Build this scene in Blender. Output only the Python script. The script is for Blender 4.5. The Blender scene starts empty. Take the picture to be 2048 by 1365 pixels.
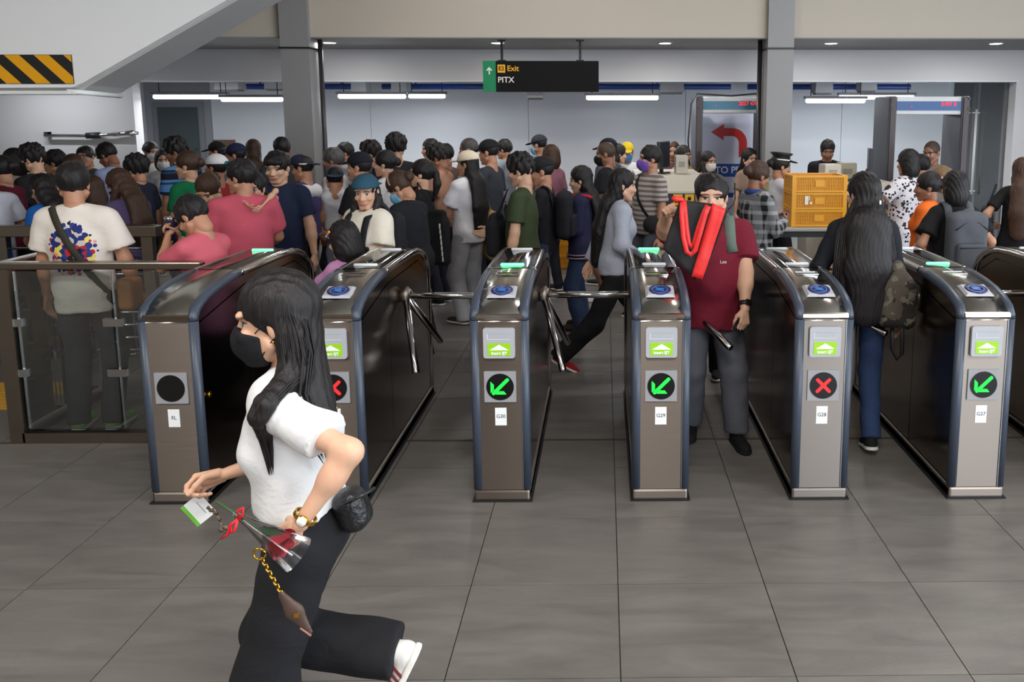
import bpy, bmesh, math, random
import numpy as np
from mathutils import Vector, Matrix
PI = math.pi
random.seed(7)
SC = bpy.context.scene
COL = SC.collection
# ------------------------------------------------------------------ camera
cam_d = bpy.data.cameras.new('camera')
cam = bpy.data.objects.new('camera', cam_d); COL.objects.link(cam)
cam_d.sensor_width = 36.0
cam_d.lens = 1737.0 / 2048 * 36
cam_d.shift_x = -0.1030; cam_d.shift_y = -0.0886
cam.location = (0, 0, 1.896)
cam.rotation_euler = (math.radians(90 - 8.77), 0, math.radians(-0.88))
cam_d.clip_end = 200
SC.camera = cam
# ------------------------------------------------------------------ sky, lights, exposure
SC.view_settings.view_transform = 'Standard'; SC.view_settings.look = 'None'
SC.view_settings.gamma = 1.0; SC.view_settings.use_curve_mapping = False
SC.view_settings.exposure = 0.0
W = bpy.data.worlds.new('sky'); SC.world = W; W.use_nodes = True
W.node_tree.nodes['Background'].inputs[0].default_value = (0.80, 0.90, 1.0, 1)
W.node_tree.nodes['Background'].inputs[1].default_value = 6.0
def area(name, loc, rot, sx, sy, power, col=(1, 1, 1)):
    d = bpy.data.lights.new(name, 'AREA'); d.shape = 'RECTANGLE'; d.size = sx; d.size_y = sy
    d.energy = power; d.color = col
    o = bpy.data.objects.new(name, d); COL.objects.link(o); o.location = loc; o.rotation_euler = rot
    return o
# ceiling lamp rows of the concourse (each sits under a lamp housing built further down)
LAMPS = [(-4.2, 0.6), (0.2, 0.6), (4.6, 0.6), (-4.2, -2.4), (0.2, -2.4), (4.6, -2.4), (3.2, 6.6), (-0.6, 7.4)]
for i, (lx, ly) in enumerate(LAMPS):
    area('ceiling_lamp_light', (lx, ly, 4.40), (0, 0, 0), 1.5, 0.5, (122, 116, 128)[i % 3] if ly < 5 else 58, (1.0, 0.975, 0.94))

# ------------------------------------------------------------------ node helpers and materials
def new_mat(name):
    m = bpy.data.materials.new(name); m.use_nodes = True
    return m, m.node_tree, m.node_tree.nodes['Principled BSDF']
def lin(c):
    def f(v):
        v /= 255.0
        return v / 12.92 if v <= 0.04045 else ((v + 0.055) / 1.055) ** 2.4
    return (f(c[0]), f(c[1]), f(c[2]), 1)
_mc = {}
def plain(name, rgb, rough=0.5, metal=0.0, var=0.06, scale=9.0, bump=0.0, bscale=60.0, coat=0.0, spec=0.5):
    """flat coloured stuff with a little procedural unevenness; rgb in 0-255"""
    if name in _mc: return _mc[name]
    m, nt, b = new_mat(name)
    c = lin(rgb); N = nt.nodes; L = nt.links
    tc = N.new('ShaderNodeTexCoord'); n = N.new('ShaderNodeTexNoise'); n.inputs['Scale'].default_value = scale
    n.inputs['Detail'].default_value = 4
    L.new(tc.outputs['Object'], n.inputs['Vector'])
    r = N.new('ShaderNodeMix'); r.data_type = 'RGBA'
    r.inputs[6].default_value = tuple(x * (1 - var) for x in c[:3]) + (1,)
    r.inputs[7].default_value = tuple(min(1, x * (1 + var)) for x in c[:3]) + (1,)
    L.new(n.outputs['Fac'], r.inputs[0]); L.new(r.outputs[2], b.inputs['Base Color'])
    b.inputs['Roughness'].default_value = rough; b.inputs['Metallic'].default_value = metal
    b.inputs['Specular IOR Level'].default_value = spec
    b.inputs['Coat Weight'].default_value = coat
    if bump:
        n2 = N.new('ShaderNodeTexNoise'); n2.inputs['Scale'].default_value = bscale; n2.inputs['Detail'].default_value = 3
        L.new(tc.outputs['Object'], n2.inputs['Vector'])
        bp = N.new('ShaderNodeBump'); bp.inputs['Strength'].default_value = bump; bp.inputs['Distance'].default_value = 0.02
        L.new(n2.outputs['Fac'], bp.inputs['Height']); L.new(bp.outputs['Normal'], b.inputs['Normal'])
    _mc[name] = m
    return m
def glow(name, rgb, strength):
    if name in _mc: return _mc[name]
    m, nt, b = new_mat(name); c = lin(rgb)
    b.inputs['Base Color'].default_value = c; b.inputs['Emission Color'].default_value = c
    b.inputs['Emission Strength'].default_value = strength
    _mc[name] = m; return m
def brushed(name, rgb, rough, axis=2, var=0.12, sc=90):
    m, nt, b = new_mat(name); N = nt.nodes; L = nt.links; c = lin(rgb)
    tc = N.new('ShaderNodeTexCoord'); mp = N.new('ShaderNodeMapping')
    s = [sc, sc, sc]; s[axis] = sc * 0.02; mp.inputs['Scale'].default_value = s
    L.new(tc.outputs['Object'], mp.inputs['Vector'])
    n = N.new('ShaderNodeTexNoise'); n.inputs['Scale'].default_value = 3; n.inputs['Detail'].default_value = 4
    L.new(mp.outputs['Vector'], n.inputs['Vector'])
    r = N.new('ShaderNodeMix'); r.data_type = 'RGBA'
    r.inputs[6].default_value = tuple(x * (1 - var) for x in c[:3]) + (1,); r.inputs[7].default_value = tuple(min(1, x * (1 + var)) for x in c[:3]) + (1,)
    L.new(n.outputs['Fac'], r.inputs[0]); L.new(r.outputs[2], b.inputs['Base Color'])
    mr = N.new('ShaderNodeMapRange'); mr.inputs['To Min'].default_value = rough - 0.05; mr.inputs['To Max'].default_value = rough + 0.08
    L.new(n.outputs['Fac'], mr.inputs['Value']); L.new(mr.outputs['Result'], b.inputs['Roughness'])
    b.inputs['Metallic'].default_value = 1.0
    _mc[name] = m; return m
def glass_mat(name, tint, rough=0.02, alpha=0.22):
    m, nt, b = new_mat(name); N = nt.nodes; L = nt.links
    tr = N.new('ShaderNodeBsdfTransparent'); tr.inputs[0].default_value = tint
    gl = N.new('ShaderNodeBsdfGlossy'); gl.inputs['Roughness'].default_value = rough; gl.inputs['Color'].default_value = (1, 1, 1, 1)
    fr = N.new('ShaderNodeFresnel'); fr.inputs['IOR'].default_value = 1.45
    ad = N.new('ShaderNodeMath'); ad.operation = 'ADD'; ad.inputs[1].default_value = alpha * 0.25; ad.use_clamp = True
    L.new(fr.outputs[0], ad.inputs[0])
    mx = N.new('ShaderNodeMixShader'); L.new(ad.outputs[0], mx.inputs[0]); L.new(tr.outputs[0], mx.inputs[1]); L.new(gl.outputs[0], mx.inputs[2])
    L.new(mx.outputs[0], N['Material Output'].inputs['Surface'])
    _mc[name] = m; return m

# ------------------------------------------------------------------ mesh helpers
class MB:
    """collects boxes, tubes, prisms ... into one mesh"""
    def __init__(s): s.v = []; s.f = []; s.sm = []
    def add(s, v, f, smooth=False):
        o = len(s.v); s.v += [tuple(p) for p in v]; s.f += [tuple(i + o for i in q) for q in f]; s.sm += [smooth] * len(f)
        return s
    def box(s, c, d, rz=0.0, R=None, bev=0.0):
        hx, hy, hz = d[0] / 2, d[1] / 2, d[2] / 2
        R = R or Matrix.Rotation(rz, 3, 'Z'); c = Vector(c)
        if bev <= 0:
            P = [Vector((x, y, z)) for z in (-hz, hz) for y in (-hy, hy) for x in (-hx, hx)]
            F = [(0, 2, 3, 1), (4, 5, 7, 6), (0, 1, 5, 4), (2, 6, 7, 3), (0, 4, 6, 2), (1, 3, 7, 5)]
            return s.add([R @ p + c for p in P], F)
        bm = bmesh.new(); bmesh.ops.create_cube(bm, size=1.0)
        for v in bm.verts: v.co = Vector((v.co.x * d[0], v.co.y * d[1], v.co.z * d[2]))
        bmesh.ops.bevel(bm, geom=list(bm.edges), offset=bev, segments=2, affect='EDGES', profile=0.5)
        bm.verts.index_update()
        s.add([R @ v.co + c for v in bm.verts], [[v.index for v in f.verts] for f in bm.faces], False); bm.free()
        return s
    def prism(s, pts, axis, a, b, smooth=False):
        """extrude a 2-D outline along axis from a to b ('y': pts are x,z ; 'x': pts are y,z ; 'z': x,y)"""
        def P(p, t): return {'y': (p[0], t, p[1]), 'x': (t, p[0], p[1]), 'z': (p[0], p[1], t)}[axis]
        n = len(pts)
        v = [P(p, a) for p in pts] + [P(p, b) for p in pts]
        f = [(i, (i + 1) % n, n + (i + 1) % n, n + i) for i in range(n)] + [tuple(range(n))[::-1], tuple(range(n, 2 * n))]
        return s.add(v, f, smooth)
    def tube(s, pts, r, n=10, cap=True, flat=None):
        pts = [Vector(p) for p in pts]; R = r if isinstance(r, (list, tuple)) else [r] * len(pts)
        v = []; up = None
        for i, p in enumerate(pts):
            t = (pts[min(i + 1, len(pts) - 1)] - pts[max(i - 1, 0)]).normalized()
            if up is None:
                up = Vector((0, 0, 1)) if abs(t.z) < 0.9 else Vector((0, 1, 0))
                if flat is not None: up = Vector(flat[0])
            a = t.cross(up)
            if a.length < 1e-6: a = t.orthogonal()
            a.normalize(); b = a.cross(t).normalized(); up = b
            fl = flat[1] if flat is not None else 1.0
            for k in range(n):
                w = 2 * PI * k / n
                v.append(p + a * (R[i] * math.cos(w)) + b * (R[i] * fl * math.sin(w)))
        f = []
        for i in range(len(pts) - 1):
            for k in range(n):
                f.append((i * n + k, i * n + (k + 1) % n, (i + 1) * n + (k + 1) % n, (i + 1) * n + k))
        s.add(v, f, True)
        if cap:
            o = len(s.v) - len(v)
            s.f += [tuple(o + k for k in range(n))[::-1], tuple(o + (len(pts) - 1) * n + k for k in range(n))]; s.sm += [False, False]
        return s
    def lathe(s, prof, c=(0, 0, 0), n=20, M=None):
        c = Vector(c); v = []; M = M or Matrix.Identity(3)
        for (r, z) in prof:
            for k in range(n):
                w = 2 * PI * k / n; v.append(M @ Vector((r * math.cos(w), r * math.sin(w), z)) + c)
        f = [(i * n + k, i * n + (k + 1) % n, (i + 1) * n + (k + 1) % n, (i + 1) * n + k) for i in range(len(prof) - 1) for k in range(n)]
        f += [tuple(range(n))[::-1], tuple((len(prof) - 1) * n + k for k in range(n))]
        return s.add(v, f, True)
    def sphere(s, c, r, n=10, m=7):
        prof = [(max(1e-4, math.sin(PI * i / m)), -math.cos(PI * i / m)) for i in range(m + 1)]
        r = (r, r, r) if not hasattr(r, '__len__') else r
        return s.lathe([(p[0], p[1]) for p in prof], c, n, Matrix.Diagonal(r))
    def data(s, name):
        me = bpy.data.meshes.new(name); me.from_pydata(s.v, [], s.f)
        me.polygons.foreach_set('use_smooth', s.sm); me.update()
        return me
    def build(s, name, mat, parent=None, loc=None):
        return obj(name, s.data(name), mat, parent, loc)
def obj(name, me, mat, parent=None, loc=None):
    if mat is not None and not me.materials: me.materials.append(mat)
    o = bpy.data.objects.new(name, me); COL.objects.link(o)
    if parent is not None: o.parent = parent
    if loc is not None: o.location = loc
    return o
def obj_m(name, me, mat, parent, M=None):
    """shared mesh with the material on the object slot"""
    if not me.materials: me.materials.append(None)
    o = bpy.data.objects.new(name, me); COL.objects.link(o)
    o.material_slots[0].link = 'OBJECT'; o.material_slots[0].material = mat
    if parent is not None: o.parent = parent
    if M is not None: o.matrix_local = M
    return o
def tag(o, label=None, cat=None, group=None, kind=None):
    if label: o['label'] = label
    if cat: o['category'] = cat
    if group: o['group'] = group
    if kind: o['kind'] = kind
    return o
def thing(name, label, cat, loc=(0, 0, 0), rz=0.0, group=None):
    o = bpy.data.objects.new(name, None); COL.objects.link(o); o.empty_display_size = 0.1
    o.location = loc; o.rotation_euler = (0, 0, rz)
    return tag(o, label, cat, group)
def struct(name, mb, mat, label, parent=None, cat='wall'):
    o = mb.build(name, mat, parent)
    return tag(o, label, cat, None, 'structure') if parent is None else o
def text_mesh(txt, size, depth=0.0006, align='CENTER', bold=0.0):
    cu = bpy.data.curves.new('lettering', 'FONT'); cu.body = txt; cu.size = size; cu.extrude = depth
    cu.align_x = align; cu.align_y = 'CENTER'; cu.resolution_u = 3; cu.offset = bold
    o = bpy.data.objects.new('lettering', cu); COL.objects.link(o)
    dg = bpy.context.evaluated_depsgraph_get(); dg.update()
    me = bpy.data.meshes.new_from_object(o.evaluated_get(dg)); me.name = 'lettering'
    bpy.data.objects.remove(o); bpy.data.curves.remove(cu)
    me.materials.clear()
    return me
FACE = Matrix.Rotation(PI / 2, 4, 'X')          # lettering standing up, read from the camera side (-Y)
def letter(name, txt, size, mat, parent, loc, M=FACE, align='CENTER', bold=0.0):
    me = text_mesh(txt, size, 0.0006, align, bold); me.materials.append(mat)
    o = bpy.data.objects.new(name, me); COL.objects.link(o); o.parent = parent
    o.matrix_local = Matrix.Translation(loc) @ M
    return o
# ================================================================== the setting
def floor_mat():
    m, nt, b = new_mat('stone_tile'); N = nt.nodes; L = nt.links
    ge = N.new('ShaderNodeNewGeometry'); oi = N.new('ShaderNodeObjectInfo')
    ad = N.new('ShaderNodeVectorMath'); ad.operation = 'MULTIPLY_ADD'; ad.inputs[1].default_value = (1, 1, 1)
    sc = N.new('ShaderNodeVectorMath'); sc.operation = 'SCALE'; sc.inputs[0].default_value = (37, 61, 0)
    L.new(oi.outputs['Random'], sc.inputs['Scale']); L.new(ge.outputs['Position'], ad.inputs[0]); L.new(sc.outputs[0], ad.inputs[2])
    mp = N.new('ShaderNodeMapping'); mp.inputs['Rotation'].default_value = (0, 0, 0.7); mp.inputs['Scale'].default_value = (1.6, 7.0, 1)
    L.new(ad.outputs[0], mp.inputs['Vector'])
    n = N.new('ShaderNodeTexNoise'); n.inputs['Scale'].default_value = 1.4; n.inputs['Detail'].default_value = 9; n.inputs['Roughness'].default_value = 0.62
    n.inputs['Distortion'].default_value = 0.6
    L.new(mp.outputs[0], n.inputs['Vector'])
    cr = N.new('ShaderNodeValToRGB'); e = cr.color_ramp.elements
    e[0].position = 0.30; e[0].color = lin((97, 92, 88)); e[1].position = 0.72; e[1].color = lin((119, 114, 109))
    L.new(n.outputs['Fac'], cr.inputs[0]); L.new(cr.outputs[0], b.inputs['Base Color'])
    mr = N.new('ShaderNodeMapRange'); mr.inputs['To Min'].default_value = 0.27; mr.inputs['To Max'].default_value = 0.40
    L.new(n.outputs['Fac'], mr.inputs['Value']); L.new(mr.outputs[0], b.inputs['Roughness'])
    b.inputs['Specular IOR Level'].default_value = 0.35
    n2 = N.new('ShaderNodeTexNoise'); n2.inputs['Scale'].default_value = 40; n2.inputs['Detail'].default_value = 5
    L.new(mp.outputs[0], n2.inputs['Vector'])
    bp = N.new('ShaderNodeBump'); bp.inputs['Strength'].default_value = 0.10; bp.inputs['Distance'].default_value = 0.01
    L.new(n2.outputs['Fac'], bp.inputs['Height']); L.new(bp.outputs[0], b.inputs['Normal'])
    return m
M_TILE = floor_mat()
M_GROUT = plain('grout', (58, 54, 50), 0.8)
M_WHITE = plain('white_panel', (206, 208, 214), 0.42, var=0.02, scale=2)
M_CREAM = plain('cream_paint', (186, 176, 162), 0.6, var=0.02, scale=2)
M_GREY = plain('grey_cladding', (140, 138, 138), 0.42, var=0.03, scale=3)
M_SOFFIT = plain('grey_soffit', (132, 130, 129), 0.6, var=0.03)
M_PALE = plain('pale_grey_paint', (196, 194, 196), 0.5, var=0.02, scale=2)
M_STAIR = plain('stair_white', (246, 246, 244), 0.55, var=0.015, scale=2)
M_CEIL = plain('ceiling_paint', (190, 188, 184), 0.7, var=0.02)
M_DARK = plain('black_plastic', (26, 26, 28), 0.45)
M_STEEL = brushed('stainless', (146, 136, 128), 0.36, 0, 0.04, 60)
def aniso(m, a, rot, r):
    nt = m.node_tree; b = nt.nodes['Principled BSDF']; c = nt.nodes.new('ShaderNodeCombineXYZ'); c.inputs[0].default_value = 1.0
    nt.links.new(c.outputs[0], b.inputs['Tangent']); b.inputs['Anisotropic'].default_value = a; b.inputs['Anisotropic Rotation'].default_value = rot
aniso(M_STEEL, 0.9, 0.25, 0)
M_STEEL_L = brushed('stainless_lid', (176, 168, 158), 0.17, 0, 0.04)
M_SIDE = plain('dark_stainless', (124, 114, 105), 0.20, 1.0, var=0.04, scale=3)
M_CHROME = plain('polished_steel', (205, 205, 206), 0.12, 1.0, var=0.02)
M_BRONZE = brushed('satin_steel', (148, 138, 126), 0.30, 0)
M_TRIM = plain('blue_grey_trim', (62, 70, 84), 0.38, var=0.04)
M_GLASS = glass_mat('clear_glass', (0.91, 0.94, 0.93, 1))
M_GLASS_D = glass_mat('dark_glass', (0.55, 0.62, 0.62, 1), alpha=0.4)

# floor: a bed with single tiles of 0.6 m where they can be told apart, one sheet further back
TX0, TY0, TS = 0.053, 3.307, 0.6
bed = MB().box((0, 4.5, -0.05), (19, 19, 0.08))
floor = tag(bed.build('floor', M_GROUT), 'grey stone-look tiled concourse floor', 'floor', None, 'structure')
tile_me = MB().box((0, 0, -0.006), (TS - 0.004, TS - 0.004, 0.012)).data('tile'); tile_me.materials.append(M_TILE)
for j in range(-2, 9):
    for i in range(-8, 7):
        o = bpy.data.objects.new('tile', tile_me); COL.objects.link(o); o.parent = floor
        o.location = (TX0 + (i + 0.5) * TS, TY0 + (j + 0.5) * TS, 0)
xa, xb, ya, yb = TX0 - 8 * TS, TX0 + 7 * TS, TY0 - 2 * TS, TY0 + 9 * TS
mb = MB()
mb.box((0, (yb + 14) / 2, -0.006), (19, 14 - yb - 0.004, 0.012))
mb.box(((-9.5 + xa) / 2, (ya + yb) / 2, -0.006), (xa + 9.5 - 0.004, yb - ya, 0.012))
mb.box(((9.5 + xb) / 2, (ya + yb) / 2, -0.006), (9.5 - xb - 0.004, yb - ya, 0.012))
mb.box((0, (ya - 5) / 2, -0.006), (19, ya + 5 - 0.004, 0.012))
mb.build('paving', M_TILE, floor)
tag(MB().box((-0.5, 4.917, 0.001), (9.0, 0.022, 0.004)).build('trim_1', plain('strip', (70, 60, 52), 0.5)), 'thin dark expansion strip across the floor between the gates', 'floor strip', None, 'structure')

# column pair
def column(name, x0, x1, label):
    mb = MB().box(((x0 + x1) / 2, 10.2, 2.3), (x1 - x0, 0.4, 4.6))
    o = struct(name, mb, M_GREY, label, cat='column')
    MB().box(((x0 + x1) / 2, 10.2, 2.655), (x1 - x0 + 0.03, 0.43, 0.02)).build('joint_band', M_DARK, o)
    return o
c1 = column('trim_2', -3.62, -3.30, 'grey clad column left of the hanging exit sign')
c2 = column('trim_3', 1.85, 2.145, 'grey clad column beside the metal detector')
for x, nm in ((-3.262, c1), (1.812, c2)):
    MB().tube([(x, 10.28, 0), (x, 10.28, 2.77)], 0.028, 10).build('shade_strip', plain('side_shade_dark', (46, 44, 46), 0.35), nm)  # dark tube stands in for the shade on the column's side face
# deep beam with soffit
b = struct('trim_4', MB().box((0, 10.89, 3.74), (19, 1.62, 1.93)), M_CREAM, 'cream painted beam face above the downlights', cat='beam')
MB().box((0, 10.88, 2.772), (19, 1.66, 0.012)).build('soffit', M_SOFFIT, b)
# wall plane with the wide opening
w = MB()
w.box((0, 11.80, 2.565), (19, 0.2, 0.43)); w.box((-7.85, 11.80, 1.175), (3.3, 0.2, 2.35)); w.box((7.5, 11.80, 1.175), (4.0, 0.2, 2.35))
struct('wall_front', w, M_PALE, 'pale wall with the wide opening into the security corridor')
MB().box((-0.35, 11.72, 2.36), (11.75, 0.06, 0.02)).build('trim_5', M_WHITE); tag(bpy.data.objects['trim_5'], 'white lip along the top of the corridor opening', 'trim', None, 'structure')
# corridor behind
wb = struct('wall_back', MB().box((0, 14.08, 1.4), (19, 0.12, 2.8)), plain('wall_under', (150, 152, 158), 0.5), 'white panelled back wall of the security corridor')
for k, (x0, x1) in enumerate([(-6.2, -3.7), (-3.7, -1.2), (-1.2, 1.3), (1.3, 3.8), (3.8, 6.3)]):
    MB().box(((x0 + x1) / 2, 14.005, 1.3), (x1 - x0 - 0.006, 0.03, 2.55)).build('panel', M_WHITE, wb)
struct('ceiling_corridor', MB().box((0, 12.95, 2.76), (19, 2.15, 0.06)), plain('corr_ceil', (150, 150, 152), 0.7), 'low ceiling of the security corridor', cat='ceiling')
struct('wall_left_corridor', MB().box((-7.3, 12.95, 1.38), (0.12, 2.1, 2.76)), M_PALE, 'grey side wall at the left end of the corridor')
struct('ceiling', MB().box((0, 4.6, 4.66), (19, 19, 0.1)), M_CEIL, 'pale ceiling above the concourse', cat='ceiling')
struct('wall_left', MB().box((-9.2, 3, 2.3), (0.2, 17.4, 4.6)), plain('left_wall', (150, 144, 136), 0.6), 'beige side wall far left of the concourse')
wr = MB(); wr.box((8.6, 9.2, 2.3), (0.2, 5.0, 4.6)); wr.box((8.6, -0.5, 4.1), (0.2, 14.4, 1.0))
struct('wall_right', wr, plain('right_wall', (150, 144, 136), 0.6), 'beige side wall far right of the concourse')
rw = MB(); rw.box((-3.4, -4.9, 2.3), (11.5, 0.2, 4.6)); rw.box((5.4, -4.9, 4.1), (6.2, 0.2, 1.0)); rw.box((8.2, -4.9, 2.3), (0.7, 0.2, 4.6))
struct('wall_rear', rw, plain('rear_wall', (104, 88, 76), 0.6), 'brown wall behind the photographer with an opening to daylight')

# stair slab upper left
ZS = lambda x: 4.30 + 0.53 * x
st = MB()
pts = [(-9.0, 2.085), (-4.06, 2.115), (-3.97, 2.15), (0.55, 4.6), (-9.0, 4.6)]
st.prism(pts, 'y', 6.8, 6.86)
so = struct('wall_stair', st, M_STAIR, 'white stair flank sloping up from the lower left', cat='stair')
un = MB()
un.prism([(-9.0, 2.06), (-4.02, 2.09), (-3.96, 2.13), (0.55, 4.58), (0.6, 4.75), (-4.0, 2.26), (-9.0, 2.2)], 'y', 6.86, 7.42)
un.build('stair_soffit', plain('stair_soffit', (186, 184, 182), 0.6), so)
MB().box((-6.5, 6.83, 2.075), (4.9, 0.14, 0.03), bev=0.01).build('lip', M_STAIR, so)
MB().tube([(-4.1, 6.80, 2.085), (-3.98, 6.9, 2.075), (-4.02, 7.40, 2.065)], 0.02, 8).build('lip', M_STAIR, so)
# hazard board on the flank: black board with separate amber stripes
hz = thing('hazard_board', 'black and amber striped head-height warning board on the stair flank', 'sign', (-4.5, 6.795, 2.25))
MB().box((-0.03, 0, 0), (0.99, 0.008, 0.218)).build('board', plain('hazard_black', (30, 30, 32), 0.5), hz)
for k in range(-6, 6):
    x = 0.185 + 0.223 * k
    q = [(x + 0.22, -0.106), (x + 0.332, -0.106), (x + 0.112, 0.106), (x, 0.106)]
    if q[1][0] < -0.50 or q[3][0] > 0.45: continue
    # clip against the right and left board edges
    def cutx(poly, c, keep_less):
        out = []
        for i in range(len(poly)):
            a, b_ = poly[i], poly[(i + 1) % len(poly)]
            ia = (a[0] <= c) if keep_less else (a[0] >= c); ib = (b_[0] <= c) if keep_less else (b_[0] >= c)
            if ia: out.append(a)
            if ia != ib:
                t = (c - a[0]) / (b_[0] - a[0]); out.append((c, a[1] + t * (b_[1] - a[1])))
        return out
    q = cutx(cutx(q, 0.463, True), -0.52, False)
    if len(q) >= 3: MB().prism(q, 'y', -0.0065, -0.004).build('stripe', plain('hazard_amber', (246, 172, 12), 0.45), hz)

# downlights
for k, (x, lb) in enumerate([(-3.251, 'leftmost of the five soffit downlights, beside the left column'), (-1.264, 'soffit downlight directly above the hanging exit sign'), (0.729, 'soffit downlight midway between the exit sign and the right column'),
                  (2.716, 'soffit downlight just right of the right column'), (4.70, 'rightmost soffit downlight at the frame edge')]):
    d = thing('downlight', 'round recessed white ' + lb, 'light', (x, 10.6, 2.766), group='soffit downlights')
    MB().lathe([(0.088, 0.0), (0.092, -0.006), (0.075, -0.010), (0.07, -0.004)], (0, 0, 0), 20).build('ring', plain('ring_white', (220, 220, 220), 0.4), d)
    MB().lathe([(0.068, -0.012), (0.068, -0.006)], (0, 0, 0), 20).build('lens', glow('downlight_lens', (255, 252, 244), 9.0), d)
    area('downlight_light', (x, 10.6, 2.74), (0, 0, 0), .13, .13, 16, (1, .98, .94))
for i, (lx, ly) in enumerate(LAMPS):
    d = thing('ceiling_lamp', '', 'light', (lx, ly, 4.56), group='ceiling lamps out of view')
    d['label'] = 'flat white panel lamp on the concourse ceiling, ' + (['left', 'middle', 'right'][i % 3] + (' of the row above the photographer' if i < 3 else ' of the row behind the photographer') if i < 6 else ('right of the stair' if i == 6 else 'above the crowd'))
    MB().box((0, 0, 0), (1.56, 0.56, 0.09), bev=0.01).build('housing', M_WHITE, d)
    MB().box((0, 0, -0.048), (1.46, 0.46, 0.01)).build('diffuser', glow('panel_glow', (255, 247, 234), 2.6), d)
# ================================================================== ticket gates
GY = 4.09; GL = 1.73
PROF = [(0, 0.93), (0.012, 0.955), (0.05, 0.99), (0.11, 1.018), (0.20, 1.042), (0.32, 1.060), (0.46, 1.073), (0.60, 1.078), (1.20, 1.078), (1.36, 1.070), (1.48, 1.050), (1.58, 1.015), (1.66, 0.965), (1.71, 0.90), (1.73, 0.82)]
def pz(y):
    for a, b in zip(PROF, PROF[1:]):
        if a[0] <= y <= b[0]: return a[1] + (b[1] - a[1]) * (y - a[0]) / (b[0] - a[0])
def pslope(y): return math.atan2(pz(min(1.7, y + 0.03)) - pz(max(0.0, y - 0.03)), 0.06)
M_BEZ = plain('bezel_grey', (172, 174, 180), 0.45, var=0.03)
M_PLATE = plain('plate_grey', (150, 150, 154), 0.5, var=0.03)
M_LIME = plain('lime_label', (152, 206, 24), 0.5, var=0.02)
M_WPRINT = plain('white_print', (238, 240, 240), 0.5, var=0.0)
M_BLACKG = plain('black_lens', (14, 14, 15), 0.25)
M_GREEN = glow('led_green', (20, 232, 60), 1.1)
M_RED = glow('led_red', (240, 32, 36), 1.2)
M_INK = plain('ink', (40, 44, 60), 0.6, var=0.0)
M_BLUE1 = plain('logo_navy', (26, 34, 92), 0.35, var=0.02); M_BLUE2 = plain('logo_blue', (58, 126, 196), 0.35, var=0.02); M_LRED = plain('logo_red', (112, 30, 66), 0.4)
M_BARON = glow('lightbar_green', (110, 255, 165), 1.9)
M_BAROFF = plain('lightbar_white', (226, 228, 232), 0.35)
M_TGLASS = plain('smoked_glass', (70, 66, 62), 0.07, 0.75, var=0.02)
M_WIN = plain('window_black', (62, 58, 50), 0.08)
def flatpoly(pts, y0, y1): return MB().prism(pts, 'y', y0, y1)
def ring(cx, cz, r0, r1, y0, y1, n=24):
    m = MB(); v = []; f = []
    for k in range(n):
        w = 2 * PI * k / n; c, s = math.cos(w), math.sin(w)
        v += [(cx + r0 * c, y0, cz + r0 * s), (cx + r1 * c, y0, cz + r1 * s), (cx + r1 * c, y1, cz + r1 * s), (cx + r0 * c, y1, cz + r0 * s)]
    for k in range(n):
        a, b = 4 * k, 4 * ((k + 1) % n)
        for e in range(4): f.append((a + e, a + (e + 1) % 4, b + (e + 1) % 4, b + e))
    return m.add(v, f)
def disc(cx, cz, r, y0, y1, n=28): return flatpoly([(cx + r * math.cos(2 * PI * k / n), cz + r * math.sin(2 * PI * k / n)) for k in range(n)], y0, y1)
def roundrect(cx, cz, w, h, r, n=4):
    out = []
    for (sx, sz, a0) in ((1, 1, 0), (-1, 1, PI / 2), (-1, -1, PI), (1, -1, 1.5 * PI)):
        for k in range(n + 1):
            a = a0 + k * PI / 2 / n
            out.append((cx + sx * (w / 2 - r) + r * math.cos(a), cz + sz * (h / 2 - r) + r * math.sin(a)))
    return out
HW = 0.1425                                   # half width of a gate
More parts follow.
